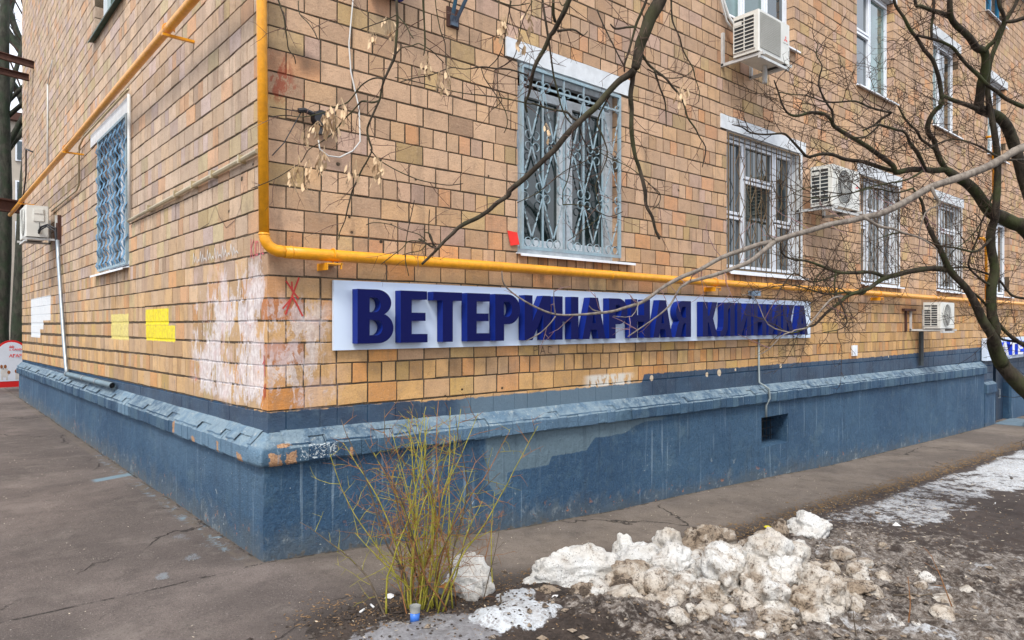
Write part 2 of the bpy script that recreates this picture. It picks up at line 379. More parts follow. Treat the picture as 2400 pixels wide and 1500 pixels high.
def brick_geo(side, u0, u1, z0, z1, depth, w=None, ch=.0025):
    w = R.uniform(-.0010, .0026) if w is None else w
    j = lambda a=.002: R.uniform(-a, a)
    s0, s1 = shift(side, u0, z0), shift(side, u1, z0)
    co = [(u0 + j(), z0 + s0 + j(.003)), (u1 + j(), z0 + s1 + j(.003)), (u1 + j(), z1 + s1 + j(.0028)), (u0 + j(), z1 + s0 + j(.0028))]
    inn = [(co[0][0] + ch, co[0][1] + ch), (co[1][0] - ch, co[1][1] + ch), (co[2][0] - ch, co[2][1] - ch), (co[3][0] + ch, co[3][1] - ch)]
    tw = [w + R.uniform(-.0012, .0012) for _ in range(4)]
    vs = [(a, tw[i], b) for i, (a, b) in enumerate(inn)] + [(a, tw[i] - ch, b) for i, (a, b) in enumerate(co)] + [(a, -depth, b) for a, b in co]
    fs = [(0, 1, 2, 3)][:0] + [(3, 2, 1, 0)]
    for o in (0, 4):
        for i in range(4): fs.append((o + i, o + (i + 1) % 4, o + 4 + (i + 1) % 4, o + 4 + i))
    return vs, fs
bricks = []                                         # (score, side, u0, u1, z0, z1, depth)
CX, CY, CZ = -1.808, -4.578, 1.571
def score(side, u0, u1, z0, z1):
    um, zm = (u0 + u1) / 2, (z0 + z1) / 2
    p = (um, 0, zm) if not side else (0, um, zm)
    d = Vector((p[0] - CX, p[1] - CY, p[2] - CZ)); L = d.length
    dep = d.x * math.cos(rad(HEAD)) + d.y * math.sin(rad(HEAD))
    sx = (d.x * math.sin(rad(HEAD)) - d.y * math.cos(rad(HEAD))) / dep * 1625 + 1200; sy = 760 - d.z / dep * 1625
    if sx < 0 or sx > 2400 or sy < 0 or sy > 1500: return 0
    if not side and .5 < um < 7.6 and 1.4 < zm < 1.86: return 0
    a = (u1 - u0) * (z1 - z0) * (abs(d.y) if not side else abs(d.x)) / L / L / L
    return a
for side, (Lw, ops, lin) in enumerate(((LR, WR, LINT_R), (LL, WL_, LINT_L))):
    nk = int((TOPZ - Z0) / PIT)
    for k in range(-5, nk):
        za = Z0 + k * PIT + .006; zb = Z0 + (k + 1) * PIT - .006
        if k == -1 : za = .80; zb -= .002
        header = k % 3 == 1
        first = (.12 if k % 2 else .25) if not side else (.25 if k % 2 else .12)
        if k < -1 and side: continue
        if k < -1:                                  # only the low wall beside the basement door shows brick this far down
            segs0 = 15.42 if not side else None
            u = 15.42; end = 19.0
        else: u = first + .011; end = Lw
        nmix = 0
        while u < end:
            L = (.113 if header else .236) + R.uniform(-.005, .005)
            if not header and R.random() < .10: L = .113 + R.uniform(0, .06)
            if header and R.random() < .05: L = .18
            u0, u1 = u, min(u + L, end); u = u1 + (.0125 if k >= 0 else .006) + R.uniform(-.002, .0025)
            if u1 - u0 < .05: continue
            segs, near = [(u0, u1, za, zb)], False
            for (a, b, c, d) in list(ops) + list(lin) + ([DOOR] if not side else []):
                if b < u0 - .03 or a > u1 + .03: continue
                ov = min(d, zb) - max(c, za)
                if ov <= .004: continue
                near = near or (min(abs(u1 - a), abs(u0 - b)) < .3)
                ns = []
                for (p, q, r0_, r1_) in segs:
                    if q <= a or p >= b or r1_ <= c or r0_ >= d: ns.append((p, q, r0_, r1_)); continue
                    if p < a: ns.append((p, a, r0_, r1_))
                    if q > b: ns.append((b, q, r0_, r1_))
                    if r0_ < c - .02: ns.append((max(p, a), min(q, b), r0_, c - .004))
                    if r1_ > d + .02: ns.append((max(p, a), min(q, b), d + .004, r1_))
                segs = ns
            for (p, q, zz0, zz1) in segs:
                if q - p < .012 or zz1 - zz0 < .015: continue
                bricks.append((score(side, p, q, zz0, zz1), side, p, q, zz0, zz1, .15 if near else .03))
bricks.sort(key=lambda b: -b[0])
order = 0
corner_idx = []
joined = {0: MB(MR), 1: MB(ML)}
for i, (sc, side, a, b, c, d, dep) in enumerate(bricks):
    g = brick_geo(side, a, b, c, d, dep, None, .0025)
    col = tint(side, a, c)
    if i < 255:
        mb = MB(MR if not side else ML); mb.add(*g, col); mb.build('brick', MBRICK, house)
    else: joined[side].add(*g, col)
# corner bricks turn the arris and show on both faces
for k in range(-1, int((TOPZ - Z0) / PIT)):
    za = Z0 + k * PIT + .006; zb = Z0 + (k + 1) * PIT - .006
    if k == -1: za = .80
    w1, w2 = (.12, .25) if k % 2 else (.25, .12)
    c = R.uniform(.004, .008); j = lambda a=.002: R.uniform(-a, a)
    o = [(w1, j()), (c + j(), j()), (j(), c + j()), (j(), w2), (.05, w2), (w1, .05)]
    col = tint(0, 0, za + (.2 if k > 3 else 0))
    if k == 0: col = (.66, .25, .035)
    if k in (2, 4): col = (.50, .17, .05)
    mb = MB(MW); mb.prism(o, za, zb, col)
    zs = shift(0, 0, za); mb.v = [(x, y, z + zs) for x, y, z in mb.v]
    if k < 19: mb.build('brick', MBRICK, house)
    else: joined[0].v += mb.v; b0 = len(joined[0].c); joined[0].f += [tuple(b0 + q for q in f) for f in mb.f]; joined[0].c += mb.c
a, b = joined[0], joined[1]; n = len(a.v)
a.v += b.v; a.f += [tuple(n + i for i in q) for q in b.f]; a.c += b.c
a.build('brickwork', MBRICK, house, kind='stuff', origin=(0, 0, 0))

# mortar sheets with the openings left out, and the reveals behind
def sheet(M, u0, u1, z0, z1, ops, w, mat, name, ext=.5, e=.006):
    us = sorted({u0, u1} | {q for o in ops for q in (o[0] - e, o[1] + e) if u0 < q < u1})
    zs = sorted({z0, z1} | {q for o in ops for q in (o[2] - e, o[3] + e) if z0 < q < z1})
    mb = MB(M)
    for i in range(len(us) - 1):
        for k in range(len(zs) - 1):
            um, zm = (us[i] + us[i + 1]) / 2, (zs[k] + zs[k + 1]) / 2
            if any(o[0] - e < um < o[1] + e and o[2] - e < zm < o[3] + e for o in ops): continue
            mb.add([(us[i], w, zs[k]), (us[i + 1], w, zs[k]), (us[i + 1], w, zs[k + 1]), (us[i], w, zs[k + 1])], [(3, 2, 1, 0)])
    for (a, b, c, d) in ops:
        a -= e; b += e; c -= e; d += e; d = min(d, z1); c = max(c, z0)
        mb.add([(a, w, c), (b, w, c), (b, w, d), (a, w, d), (a, w - ext, c), (b, w - ext, c), (b, w - ext, d), (a, w - ext, d)],
               [(0, 1, 5, 4), (1, 2, 6, 5), (2, 3, 7, 6), (3, 0, 4, 7), (4, 5, 6, 7)])
    return mb.build(name, mat, house, origin=MB(M).M(0, 0, 0))
VENT = (6.27, 6.95, .015, .395)
sheet(MR, -.0, LR, -1.4, TOPZ, WR + [DOOR, VENT], -.0045, MMORTAR, 'wall')
sheet(ML, .0, LL, .2, TOPZ, WL_, -.0045, MMORTAR, 'wall')
mb = MB(MW); mb.box(.01, LR, LL - .02, LL, -1, TOPZ); mb.box(LR - .02, LR, .01, LL, -1, TOPZ); mb.build('rear_wall', MMORTAR, house)
mb = MB(MW); mb.box(-.25, LR + .25, -.25, LL + .25, TOPZ, TOPZ + .25); mb.build('roof', MWHITE, house)

# plinth with its vent, and the ledge bricks running over it
VENT = (6.27, 6.95, .015, .395)
PW = .05
mb = MB(MR)
us = [-.05 + i * .12 for i in range(0, int(15.4 / .12) + 1)]
us = sorted([q for q in us if not (6.2 < q < 7.1)] + [VENT[0], VENT[1], 6.2, 6.65, 7.1, 15.33])
us = [q for q in us if q <= 15.33]
zs = sorted([-1.0, -.6, -.45, -.33, -.22, -.11, VENT[2], .12, .25, VENT[3], .48, .60, .70])
def pw(side, u, z):
    d = .006 * N3(u * 1.7, side * 7, z * 2.3) + .004 * N3(u * 5, side * 4, z * 5)
    if u < .02: d += .0
    return PW + d
idx = {}
for i, q in enumerate(us):
    for k, z in enumerate(zs):
        edge = abs(q) < .051 and i == 0
        wv = PW if edge else pw(0, q, z)
        uu = -PW + (.010 * N3(3, 3, z * 6)) if edge else q
        if edge: wv = PW + .008 * N3(z * 7, 1, 2)
        idx[i, k] = len(mb.v); mb.v.append(MR(uu, wv, z))
for i in range(len(us) - 1):
    for k in range(len(zs) - 1):
        um, zm = (us[i] + us[i + 1]) / 2, (zs[k] + zs[k + 1]) / 2
        if VENT[0] < um < VENT[1] and VENT[2] < zm < VENT[3]: continue
        mb.f.append((idx[i, k], idx[i + 1, k], idx[i + 1, k + 1], idx[i, k + 1]))
mb.flip = False
a, b, c, d = VENT
vs = [MR(u_, pw(0, u_, z_), z_) for u_, z_ in ((a, c), (b, c), (b, d), (a, d))] + [MR(u_, w_, z_) for u_, w_, z_ in ((a, -.3, c + .03), (b, -.3, c + .03), (b, -.3, d), (a, -.3, d))]
n = len(mb.v); mb.v += vs; mb.f += [tuple(n + i for i in f) for f in ((0, 4, 5, 1), (1, 5, 6, 2), (2, 6, 7, 3), (3, 7, 4, 0))]
n = len(mb.v); mb.v += [MR(15.33, PW, -1), MR(15.33, -.01, -1), MR(15.33, -.01, .7), MR(15.33, PW, .7)]; mb.f.append((n, n + 1, n + 2, n + 3))
# side face of the plinth, sharing the arris
ys = [.0] + [i * .14 for i in range(1, int(LL / .14))] + [LL + .05]
base = {}
for i, q in enumerate(ys):
    for k, z in enumerate(zs):
        if i == 0: base[i, k] = idx[0, k]
        else: base[i, k] = len(mb.v); mb.v.append(ML(q, pw(1, q, z), z))
for i in range(len(ys) - 1):
    for k in range(len(zs) - 1): mb.f.append((base[i + 1, k], base[i, k], base[i, k + 1], base[i + 1, k + 1]))
plinth = mb.build('plinth', MPLINTH, house, origin=(0, 0, 0), smooth=False)
mb = MB(MR)
mb.box(a - .02, b + .02, -.32, -.30, c - .05, d + .05); mb.build('vent_back', MDARK, house)
mb = MB(MR)
for q in range(6): mb.tube([(a + .06 + q * .11, -.16, c + .02), (a + .06 + q * .11, -.16, d)], .005, 5)
for q in range(3): mb.tube([(a, -.155, c + .08 + q * .1), (b, -.155, c + .08 + q * .1)], .005, 5)
mb.build('vent_grate', MBLACK, house)
def ledge(M, side, u0, u1, step, zt, zb):
    u = u0
    while u < u1:
        L = min(step * R.uniform(.9, 1.12), u1 - u)
        if L < .03: break
        q = u + L; t = .0055 if side == 0 else .0075
        top = zt - t * u * (1.0 if side else .85); bot = zb - t * u
        if side == 0: top = interp(u, [0, 2.2, 6.3, 15.3], [.842, .815, .795, .77]); bot = interp(u, [0, 2.2, 6.3, 15.3], [.632, .62, .58, .52])
        r = R.uniform; po = .098 + r(-.004, .006); lip = top - .088 + r(-.005, .004)
        c0 = .010
        prof = [(-.004, top), (po - c0 - .006, lip + .008), (po, lip - c0), (po + r(-.004, .004), bot + .012 + r(-.006, .006)), (po - .012, bot + r(-.004, .004)), (.02, bot + .004), (.0, bot + .02)]
        mb = MB(M)
        mb.uprism([(a_, b_) for a_, b_ in prof], u + .0015, q - .0022)
        if M is ML: mb.f = [tuple(reversed(f)) for f in mb.f]
        mb.build('ledge_brick', MLEDGE, house)
        u = q
def ledge_cap(M, side, u0, u1):                     # mortar fillet smeared over the tops of the ledge bricks
    mb = MB(M); n = int((u1 - u0) / .06); vs = []
    for i in range(n + 1):
        u = u0 + (u1 - u0) * i / n
        top = interp(u, [0, 2.2, 6.3, 15.3], [.842, .815, .795, .77]) if side == 0 else .842 - .0064 * u
        e = .012 * N3(u * 6, side, 1) + .010 * N3(u * 17, side, 2); po = .089 + e * .45
        k = (po) / .092; h = .004 + .004 * N3(u * 9, 3, side)
        for (a_, z_) in ((-.002, top + .012), (.02, top - .008 + h), (po * .55, top - .080 * k * .55 + .004 + h * .5), (po, top - .080 * k + .005), (po, top - .080 * k - .006)): vs.append((u, a_, z_))
    mb.add(vs, [(5 * i + j, 5 * i + 5 + j, 5 * i + 6 + j, 5 * i + 1 + j) for i in range(n) for j in range(4) if j < 2 or N3(i * .21, 4, side * 7) < .12])
    mb.build('ledge_cap', MLEDGE, house)
ledge_cap(MR, 0, .08, 15.32); ledge_cap(ML, 1, .08, LL + .04)
ledge(MR, 0, .10, 15.33, .132, .842, .632)
ledge(ML, 1, .10, LL + .05, .132, .842, .632)
mb = MB(MW)                                         # rounded corner lump of render
rings = []
for (po, z) in ((.0, .842), (.045, .80), (.088, .762), (.103, .725), (.105, .66), (.092, .632), (.045, .622)):
    ring = [(.101, -po), (.03, -po - .001), (-po * .62 + .01, -po * .93), (-po * .93, -po * .62 + .01), (-po - .001, .03), (-po, .101)]
    rings.append([mb.v.append((x + .003 * N3(x * 30, y * 30, z * 20), y + .003 * N3(x * 20, z * 30, 4), z)) or len(mb.v) - 1 for x, y in ring])
for a_, b_ in zip(rings, rings[1:]):
    for i in range(5): mb.f.append((a_[i], a_[i + 1], b_[i + 1], b_[i]))
mb.build('ledge_corner', MLEDGE, house, smooth=True, origin=(0, 0, .62))
# dirty daub where brick meets ledge corner of the lower side wall and the low plinth beside the basement door
for (q0, q1) in ((15.40, 16.13), (17.37, 22)):
    mb = MB(MR); mb.box(q0, q1, -.02, .05, -1.2, .12); mb.build('low_plinth', MPLINTH, house)
    u = q0
    while u < q1 - .05:
        mb = MB(MR); L = min(.13, q1 - u)
        mb.uprism([(-.01, .34), (.08, .28), (.085, .11), (.0, .10)], u + .002, u + L - .002); mb.build('ledge_brick', MLEDGE, house); u += .13
# basement doorway
mb = MB(MR)
mb.box(16.17, 17.33, -.34, -.30, -1.2, .80)
mb.build('door_recess', MDARK, house)
MDOOR = plain('dark_blue_door', (.012, .03, .06), .5, var=.3)
mb = MB(MR); mb.box(16.75, 17.30, -.16, -.10, -.62, .74); dr = mb.build('door', MDOOR, house)
mb = MB(MR); mb.tube([(16.85, -.08, -.1), (16.85, -.05, -.1), (16.85, -.05, .1), (16.85, -.08, .1)], .012, 6); mb.build('handle', MGALV, dr)
mb = MB(MR); mb.box(16.1, 17.5, .02, .75, -.72, -.60); mb.box(16.1, 17.4, .55, .70, -.9, -.52); mb.build('door_step', plain('blue_step', (.12, .18, .23), .8, var=.5, dirt=(.15, .13, .1)), house)

for M, L in ((MR, LINT_R), (ML, LINT_L)):
    for (a, b, c, d) in L:
        mb = MB(M); n = 8; top = [(a + (b - a) * i / n, d - .004 + .006 * N3(i * 1.3, a, 1)) for i in range(n + 1)]
        bot = [(a + (b - a) * i / n, c + .004 + .003 * N3(i * 1.1, a, 5)) for i in range(n + 1)]
        vs = [(x, .012, z) for x, z in bot + top] + [(x, -.16, z) for x, z in bot + top]
        m1 = n + 1; fs = []
        for i in range(n):
            fs += [(m1 + i, m1 + i + 1, i + 1, i), (i, i + 1, 2 * m1 + i + 1, 2 * m1 + i), (m1 + i + 1, m1 + i, 3 * m1 + i, 3 * m1 + i + 1)]
        fs += [(0, 2 * m1, 3 * m1, m1), (m1 + n, 3 * m1 + n, 2 * m1 + n, n)]
        mb.add(vs, fs); mb.build('lintel', MWHITE, house)

# ---------------------------------------------------------------- windows
def frame_bars(mb, u0, u1, z0, z1, t, w0, w1):
    mb.box(u0, u0 + t, w0, w1, z0, z1); mb.box(u1 - t, u1, w0, w1, z0, z1)
    mb.box(u0 + t, u1 - t, w0, w1, z0, z0 + t); mb.box(u0 + t, u1 - t, w0, w1, z1 - t, z1)
def window(M, o, lights, mat, gl, sill_mat=MSILL, sill_over=.06, wf=-.13, trims=True, sash=.034):
    """lights: list of (u0, u1, z0, z1) fractions; each light is a sash with its pane"""
    a, b, c, d = o; mb = MB(M)
    frame_bars(mb, a + .004, b - .004, c + .01, d - .004, .055 if sash > .05 else .034, wf - .03, wf + .03)
    win = mb.build('window', mat, house)
    W, H = b - a, d - c
    for n, (p, q, r, s) in enumerate(lights):
        x0, x1, y0, y1 = a + p * W, a + q * W, c + r * H, c + s * H
        mb = MB(M); frame_bars(mb, x0 + .012, x1 - .012, y0 + .012, y1 - .012, sash, wf - .022, wf + .042)
        mb.build('sash', mat, win)
        g = gl[n % len(gl)] if isinstance(gl, list) else gl
        mb = MB(M); mb.box(x0 + .012 + sash - .004, x1 - .012 - sash + .004, wf - .004, wf + .004, y0 + .012 + sash - .004, y1 - .012 - sash + .004)
        mb.build('pane', g, win)
    mb = MB(M)
    mb.uprism([(wf + .02, c + .012), (.07, c - .012), (.072, c - .035), (.064, c - .035), (.06, c - .018), (wf + .02, c + .004)], a - .02, b + sill_over)
    if M is ML: pass
    mb.build('sill', sill_mat, win)
    return win
MSILLG = plain('green_tin_sill', (.02, .075, .06), .5, var=.4, dirt=(.08, .05, .03))
three = [(.03, .36, .03, .97), (.36, .72, .70, .97), (.36, .72, .03, .70), (.72, .97, .03, .97)]
MFR = Mat('frame_seam').mat
w1 = window(MR, WR[0], [(.03, .50, .03, .90), (.50, .97, .03, .90)], MWOOD, [MGLASS], sill_over=.16, sash=.075)
w2 = window(MR, WR[1], [(.02, .29, .03, .42), (.29, .29 + .42, .03, .70), (.29, .71, .70, .97), (.71, .98, .03, .42), (.02, .29, .42, .97), (.71, .98, .42, .97)], MPVC, [MGLASSB, MGLASS, MGLASS, MGLASSB, MGLASSB, MGLASSB], sill_over=.12)
w3 = window(MR, WR[2], [(.02, .29, .03, .55), (.02, .29, .55, .97), (.29, .71, .03, .70), (.29, .71, .70, .97), (.71, .98, .03, .97)], MPVC, [MGLASS, MGLASSB, MGLASS, MGLASS, MGLASSB], sill_over=.1)
w4 = window(MR, WR[3], [(.02, .33, .03, .55), (.02, .33, .55, .97), (.33, .98, .03, .70), (.33, .98, .70, .97)], MPVC, [MGLASS, MGLASSB], sill_over=.1)
w5 = window(MR, WR[4], [(.02, .5, .03, .97), (.5, .98, .03, .97)], MPVC, [MGLASSB, MGLASS], sill_over=.1)
window(MR, WR[5], [(.03, .5, .03, .97), (.5, .97, .03, .97)], MWOOD, MGLASS)
window(MR, WR[6], [(.02, .33, .03, .97), (.33, .66, .03, .97), (.66, .98, .03, .97)], MPVC, [MGLASSC, MGLASSC, MGLASSB], sill_over=.06)
window(MR, WR[7], [(.02, .48, .03, .55), (.02, .48, .55, .97), (.48, .98, .03, .97)], MPVC, [MGLASSB, MGLASSB, MGLASSC])
window(MR, WR[8], [(.02, .40, .03, .97), (.40, .98, .03, .97)], MPVC, [MGLASSC, MGLASS])
window(MR, WR[9], [(.02, .5, .03, .97), (.5, .98, .03, .97)], MPVC, [MGLASSC, MGLASSB])
MBLUEF = plain('bright_blue_frame', (.02, .22, .42), .5, var=.2)
for o in WR[10:12]: window(MR, o, [(.03, .5, .03, .97), (.5, .97, .03, .97)], MBLUEF, MGLASSB)
for o in WR[12:]: window(MR, o, [(.03, .5, .03, .97), (.5, .97, .03, .97)], MPVC, MGLASS)
wl = window(ML, WL_[0], [(.03, .5, .03, .97), (.5, .97, .03, .97)], MPVC, MGLASS, sill_over=.22)
window(ML, WL_[1], [(.03, .4, .03, .97), (.4, .97, .03, .97)], MPVC, MGLASSC, sill_mat=MSILLG)
# white plastered reveals on the three barred windows
for o in WR[1:4]:
    a, b, c, d = o; mb = MB(MR); mb.box(b - .006, b + .07, -.10, .008, c, d - .004); mb.build('reveal', MWHITE, house)

# ornate blue-grey grille over the first window: bars, twisted diagonals and scrolls
def scroll(mb, u, z, r, a0, a1, w=.03, k=12):
    mb = MB(MR)
    pts = [(u + r * math.cos(rad(lerp(a0, a1, i / k))), w, z + r * math.sin(rad(lerp(a0, a1, i / k)))) for i in range(k + 1)]
    ins = r - .004
    vs, fs = [], []
    for i, (x, y, q) in enumerate(pts):
        t = ins / r; xi, zi = u + (x - u) * t, z + (q - z) * t
        vs += [(x, w - .007, q), (x, w + .007, q), (xi, w + .007, zi), (xi, w - .007, zi)]
    for i in range(k):
        for j in range(4): fs.append((i * 4 + j, i * 4 + (j + 1) % 4, i * 4 + 4 + (j + 1) % 4, i * 4 + 4 + j))
    mb.add(vs, fs); mb.build('grille_scroll', MTEAL, w1)
a, b, c, d = WR[0]; a += .01; b -= .03; c += .03; d -= .03
mb = MB(MR); frame_bars(mb, a, b, c, d, .028, .012, .04); mb.box(a, b, .02, .034, d - .17, d - .15)
mb.build('grille_frame', MTEAL, w1)
bars = [a + (b - a) * i / 5 for i in range(6)]; mids = [(bars[i] + bars[i + 1]) / 2 for i in range(5)]
for x in bars[1:-1]:
    mb = MB(MR); mb.box(x - .007, x + .007, .019, .033, c + .02, d - .02); mb.build('grille_bar', MTEAL, w1)
rows = [c + .07, c + .52, c + .97, d - .10]
for r_ in range(3):
    up_at = mids if r_ % 2 == 0 else bars
    hi_at = bars if r_ % 2 == 0 else mids
    mb = MB(MR)
    for x in up_at:
        for y in hi_at:
            if abs(abs(x - y) - (b - a) / 10) > .01: continue
            n = 22; z0_, z1_ = rows[r_] + .04, rows[r_ + 1] - .04
            for i in range(n):                      # flat bar with a twisted middle
                t0, t1 = i / n, (i + 1) / n
                th0 = th1 = 0
                if .3 < t0 < .7: th0 = (t0 - .3) / .4 * math.pi * 3
                if .3 < t1 < .7: th1 = (t1 - .3) / .4 * math.pi * 3
                P = []
                for t, th in ((t0, th0), (t1, th1)):
                    uu, zz = lerp(x, y, t), lerp(z0_, z1_, t)
                    for sg in (-1, 1):
                        P.append((uu + sg * .0085 * math.cos(th), .028 + sg * .0085 * math.sin(th), zz))
                    for sg in (1, -1):
                        P.append((uu + sg * .0085 * math.cos(th) + .003 * math.sin(th), .028 + sg * .0085 * math.sin(th) - .003 * math.cos(th) - .001, zz))
                mb.add(P, [(0, 1, 5, 4), (1, 2, 6, 5), (2, 3, 7, 6), (3, 0, 4, 7)])
    mb.build('grille_diagonal', MTEAL, w1)
    mb = MB(MR)
    if r_ == 0:
        for x in mids: scroll(mb, x - .048, rows[0], .042, -60, 250); scroll(mb, x + .048, rows[0], .042, 240, -70)
    for x in hi_at:
        for sx in (-1, 1):
            if a - .02 < x + sx * .045 < b + .02:
                scroll(mb, x + sx * .046, rows[r_ + 1] - .05, .04, 90 + sx * 75 , 90 - sx * 190)
                if r_ < 2: scroll(mb, x + sx * .046, rows[r_ + 1] + .05, .04, -90 - sx * 75, -90 + sx * 190)
# rusty grilles with diamonds
def rust_grille(win, o, n, mat=MRUST):
    a, b, c, d = o; mb = MB(MR)
    frame_bars(mb, a + .01, b - .01, c + .02, d - .02, .016, .005, .019); mb.build('grille_frame', mat, win)
    xs = [a + (b - a) * (i + 1) / (n + 1) for i in range(n)]
    for i, x in enumerate(xs):
        mb = MB(MR)
        mb.box(x - .004, x + .004, .008, .016, c + .03, d - .03)
        if i % 2 == 1:
            zc = c + (.30 if i % 4 == 1 else .55)
            while zc < d - .2:
                q = [(x - .10, zc), (x, zc + .17), (x + .10, zc), (x, zc - .17)]
                for s_ in range(4): mb.tube([(q[s_][0], .020, q[s_][1]), (q[(s_ + 1) % 4][0], .020, q[(s_ + 1) % 4][1])], .0045, 4)
                zc += .50
        mb.build('grille_bar', mat, win)
rust_grille(w2, WR[1], 13); rust_grille(w3, WR[2], 9); rust_grille(w4, WR[3], 7)
# wavy blue-grey grille over the side window
a, b, c, d = WL_[0]; mb = MB(ML); frame_bars(mb, a + .01, b - .01, c + .03, d - .01, .03, .0, .03); mb.build('grille_frame', MTEAL, wl)
n = 13
for i in range(n):
    x = a + .05 + (b - a - .1) * i / (n - 1); mb = MB(ML); k = 34; vs = []; fs = []
    for j in range(k + 1):
        z = c + .05 + (d - c - .07) * j / k; ph = j / k * math.pi * 9 + (math.pi if i % 2 else 0)
        q = x + .045 * math.sin(ph); wq = .028 + .018 * math.sin(ph * 2)
        vs += [(q - .013, wq, z), (q + .013, wq + .006, z), (q + .013, wq + .001, z), (q - .013, wq - .005, z)]
    for j in range(k):
        for s_ in range(4): fs.append((j * 4 + s_, j * 4 + (s_ + 1) % 4, j * 4 + 4 + (s_ + 1) % 4, j * 4 + 4 + s_))
    mb.add(vs, fs); mb.build('grille_bar', MBLUEG, wl)
# ---------------------------------------------------------------- ground
def asphalt(name):
    m = Mat(name, .85, 0, .25)
    g = m.noise(210, 3, .75); a = m.noise(1.1, 5, .6, .4, off=1); b = m.noise(6, 5, .65, off=2)
    c = m.mix(a.st(.35, .65), (.165, .132, .118), (.255, .208, .185))
    c = m.mix(m.x.st(-.2, .8) * m.y.st(.4, -.4) * .55, c, (.31, .258, .20))       # sandier strip along the long wall
    c = m.mix(b.st(.45, .7) * .4, c, (.062, .050, .045))
    c = m.mix(g.st(.35, .62) * .5, c, (.040, .034, .030))
    c = m.mix(m.noise(.45, 4, .6, .6, off=44).st(.42, .6) * .55, c, (.070, .058, .053))
    c = m.mix(m.noise(2.6, 7, .75, .3, off=46).st(.52, .66) * .35, c, (.24, .205, .18))
    c = m.mix(m.noise(70, 4, .8, off=47).st(.53, .63) * .5, c, (.035, .029, .026))
    c = m.mix(m.noise(62, 4, .8, off=48).st(.56, .66) * .45, c, (.32, .28, .245))
    s = m.vor(55); c = m.mix(s.st(.20, .12) * m.noise(3, 4, .7, off=7).st(.50, .66) * .8, c, (.42, .38, .33))
    s = m.vor(17); c = m.mix(s.st(.085, .05) * m.noise(6, 4, .7, off=8).st(.5, .56) * .8, c, (.50, .46, .40))
    # fine cracks
    v = m.nt.nodes.new('ShaderNodeTexVoronoi'); v.feature = 'DISTANCE_TO_EDGE'; v.inputs['Scale'].default_value = .42
    mx = m.nt.nodes.new('ShaderNodeVectorMath'); mx.operation = 'MULTIPLY_ADD'
    m.nt.links.new(m.noise(2.5, 5, .6, col=True), mx.inputs[0]); mx.inputs[1].default_value = (.5, .5, .5); m.nt.links.new(m.pos, mx.inputs[2])
    m.nt.links.new(mx.outputs[0], v.inputs['Vector']); cr = S(m.nt, v.outputs[0]).st(.0045, .001) * m.noise(.7, 3, off=9).st(.47, .55)
    c = m.mix(cr * .75, c, (.015, .012, .010))
    # damp darker margin next to the soil, pale dust and dropped paint at the foot of the walls
    damp = m.y + m.x * .02 + (b - .5) * .35
    c = m.mix(damp.st(-.85, -1.15) * m.x.st(-.55, -.1) * .72, c, (.026, .021, .019))
    nearl = (m.x * -1).box(.03, .16, .02) * m.y.st(-.2, .1)
    c = m.mix(nearl * b.st(.4, .6) * .5, c, (.20, .165, .13))
    sp = m.noise(9, 7, .75, .8, off=14)
    pd = ((m.x * -1).box(.03, .17, .03) * m.y.box(.2, 5, .2)) * (sp + g * .3).st(.69, .74)
    c = m.mix(pd * .75, c, (.20, .29, .35))
    sm = ((m.y - 3.55 - m.x * .3).m('ABSOLUTE').st(.10, .05) * (m.x * -1).box(.05, .42, .03)) * .8
    c = m.mix(sm, c, (.18, .28, .34))
    for (px, py, q) in ((-.38, .35, .05), (-.62, .12, .05), (-.30, .9, .06), (-.2, .55, .05)):
        d = ((m.x - px) * (m.x - px) + (m.y - py) * (m.y - py) * .4).m('SQRT') + (sp - .5) * .30
        c = m.mix(d.st(q * .8, q * .5) * (g + b * .5).st(.70, .8) * .6, c, (.26, .31, .35))
    nr = (m.y * -1).box(.03, .12, .02) * m.x.st(-.05, .05)
    c = m.mix(nr * (b + g * .3).st(.55, .75) * .45, c, (.22, .19, .15))
    gap = ((m.y * -1) + (b - .5) * .05).box(.052, .074, .008).mx(((m.x * -1) + (b - .5) * .05).box(.050, .070, .008) * m.y.st(0, .1)) * sp.st(.45, .55)
    c = m.mix(gap * .9, c, (.010, .008, .006))
    grit = ((m.y * -1) + (b - .5) * .2).st(.22, .08) * m.x.st(-.02, .05)
    grit = grit.mx(((m.x * -1) + (b - .5) * .2).st(.22, .08) * m.y.st(-.02, .05))
    c = m.mix(grit * b.st(.42, .6) * .5, c, (.075, .060, .048))
    m.color(c); m.set('Roughness', .92 - a * .15)
    m.bump(g * .8 + m.noise(60, 4, .8, off=49) * 1.2 + b * .9 + s * .4 - cr * 2, .008, 1)
    return m.mat
MASPH = asphalt('worn_asphalt')
def grid_mesh(name, xs, ys, zf, mat, **kw):
    mb = MB(MW)
    for y in ys:
        for x in xs: mb.v.append((x, y, zf(x, y)))
    n = len(xs)
    mb.f = [(j * n + i, j * n + i + 1, (j + 1) * n + i + 1, (j + 1) * n + i) for j in range(len(ys) - 1) for i in range(n - 1)]
    return mb.build(name, mat, smooth=True, origin=(0, 0, 0), **kw)
def geo_steps(a, b, s0, gr):
    out = [a]; s = s0
    while out[-1] < b: out.append(out[-1] + s); s *= gr
    return out
def gz(x, y):
    z = ground_z(x)
    return z + .010 * N3(x * .8, y * .8, 0) + .003 * N3(x * 4, y * 4, 1) - (.02 if y > .2 and x > .2 else 0)
xs = sorted([-x - .0 for x in geo_steps(.0, 220, .08, 1.09)][1:] + geo_steps(.0, 220, .08, 1.05))
ys = sorted([-4.0 - y for y in geo_steps(.0, 220, .3, 1.15)][1:] + [-4 + i * .1 for i in range(45)] + [.5 + y for y in geo_steps(0, 260, .15, 1.1)])
grid_mesh('asphalt_ground', xs, ys, gz, MASPH, kind='structure', label='worn brown grey asphalt running along both walls')

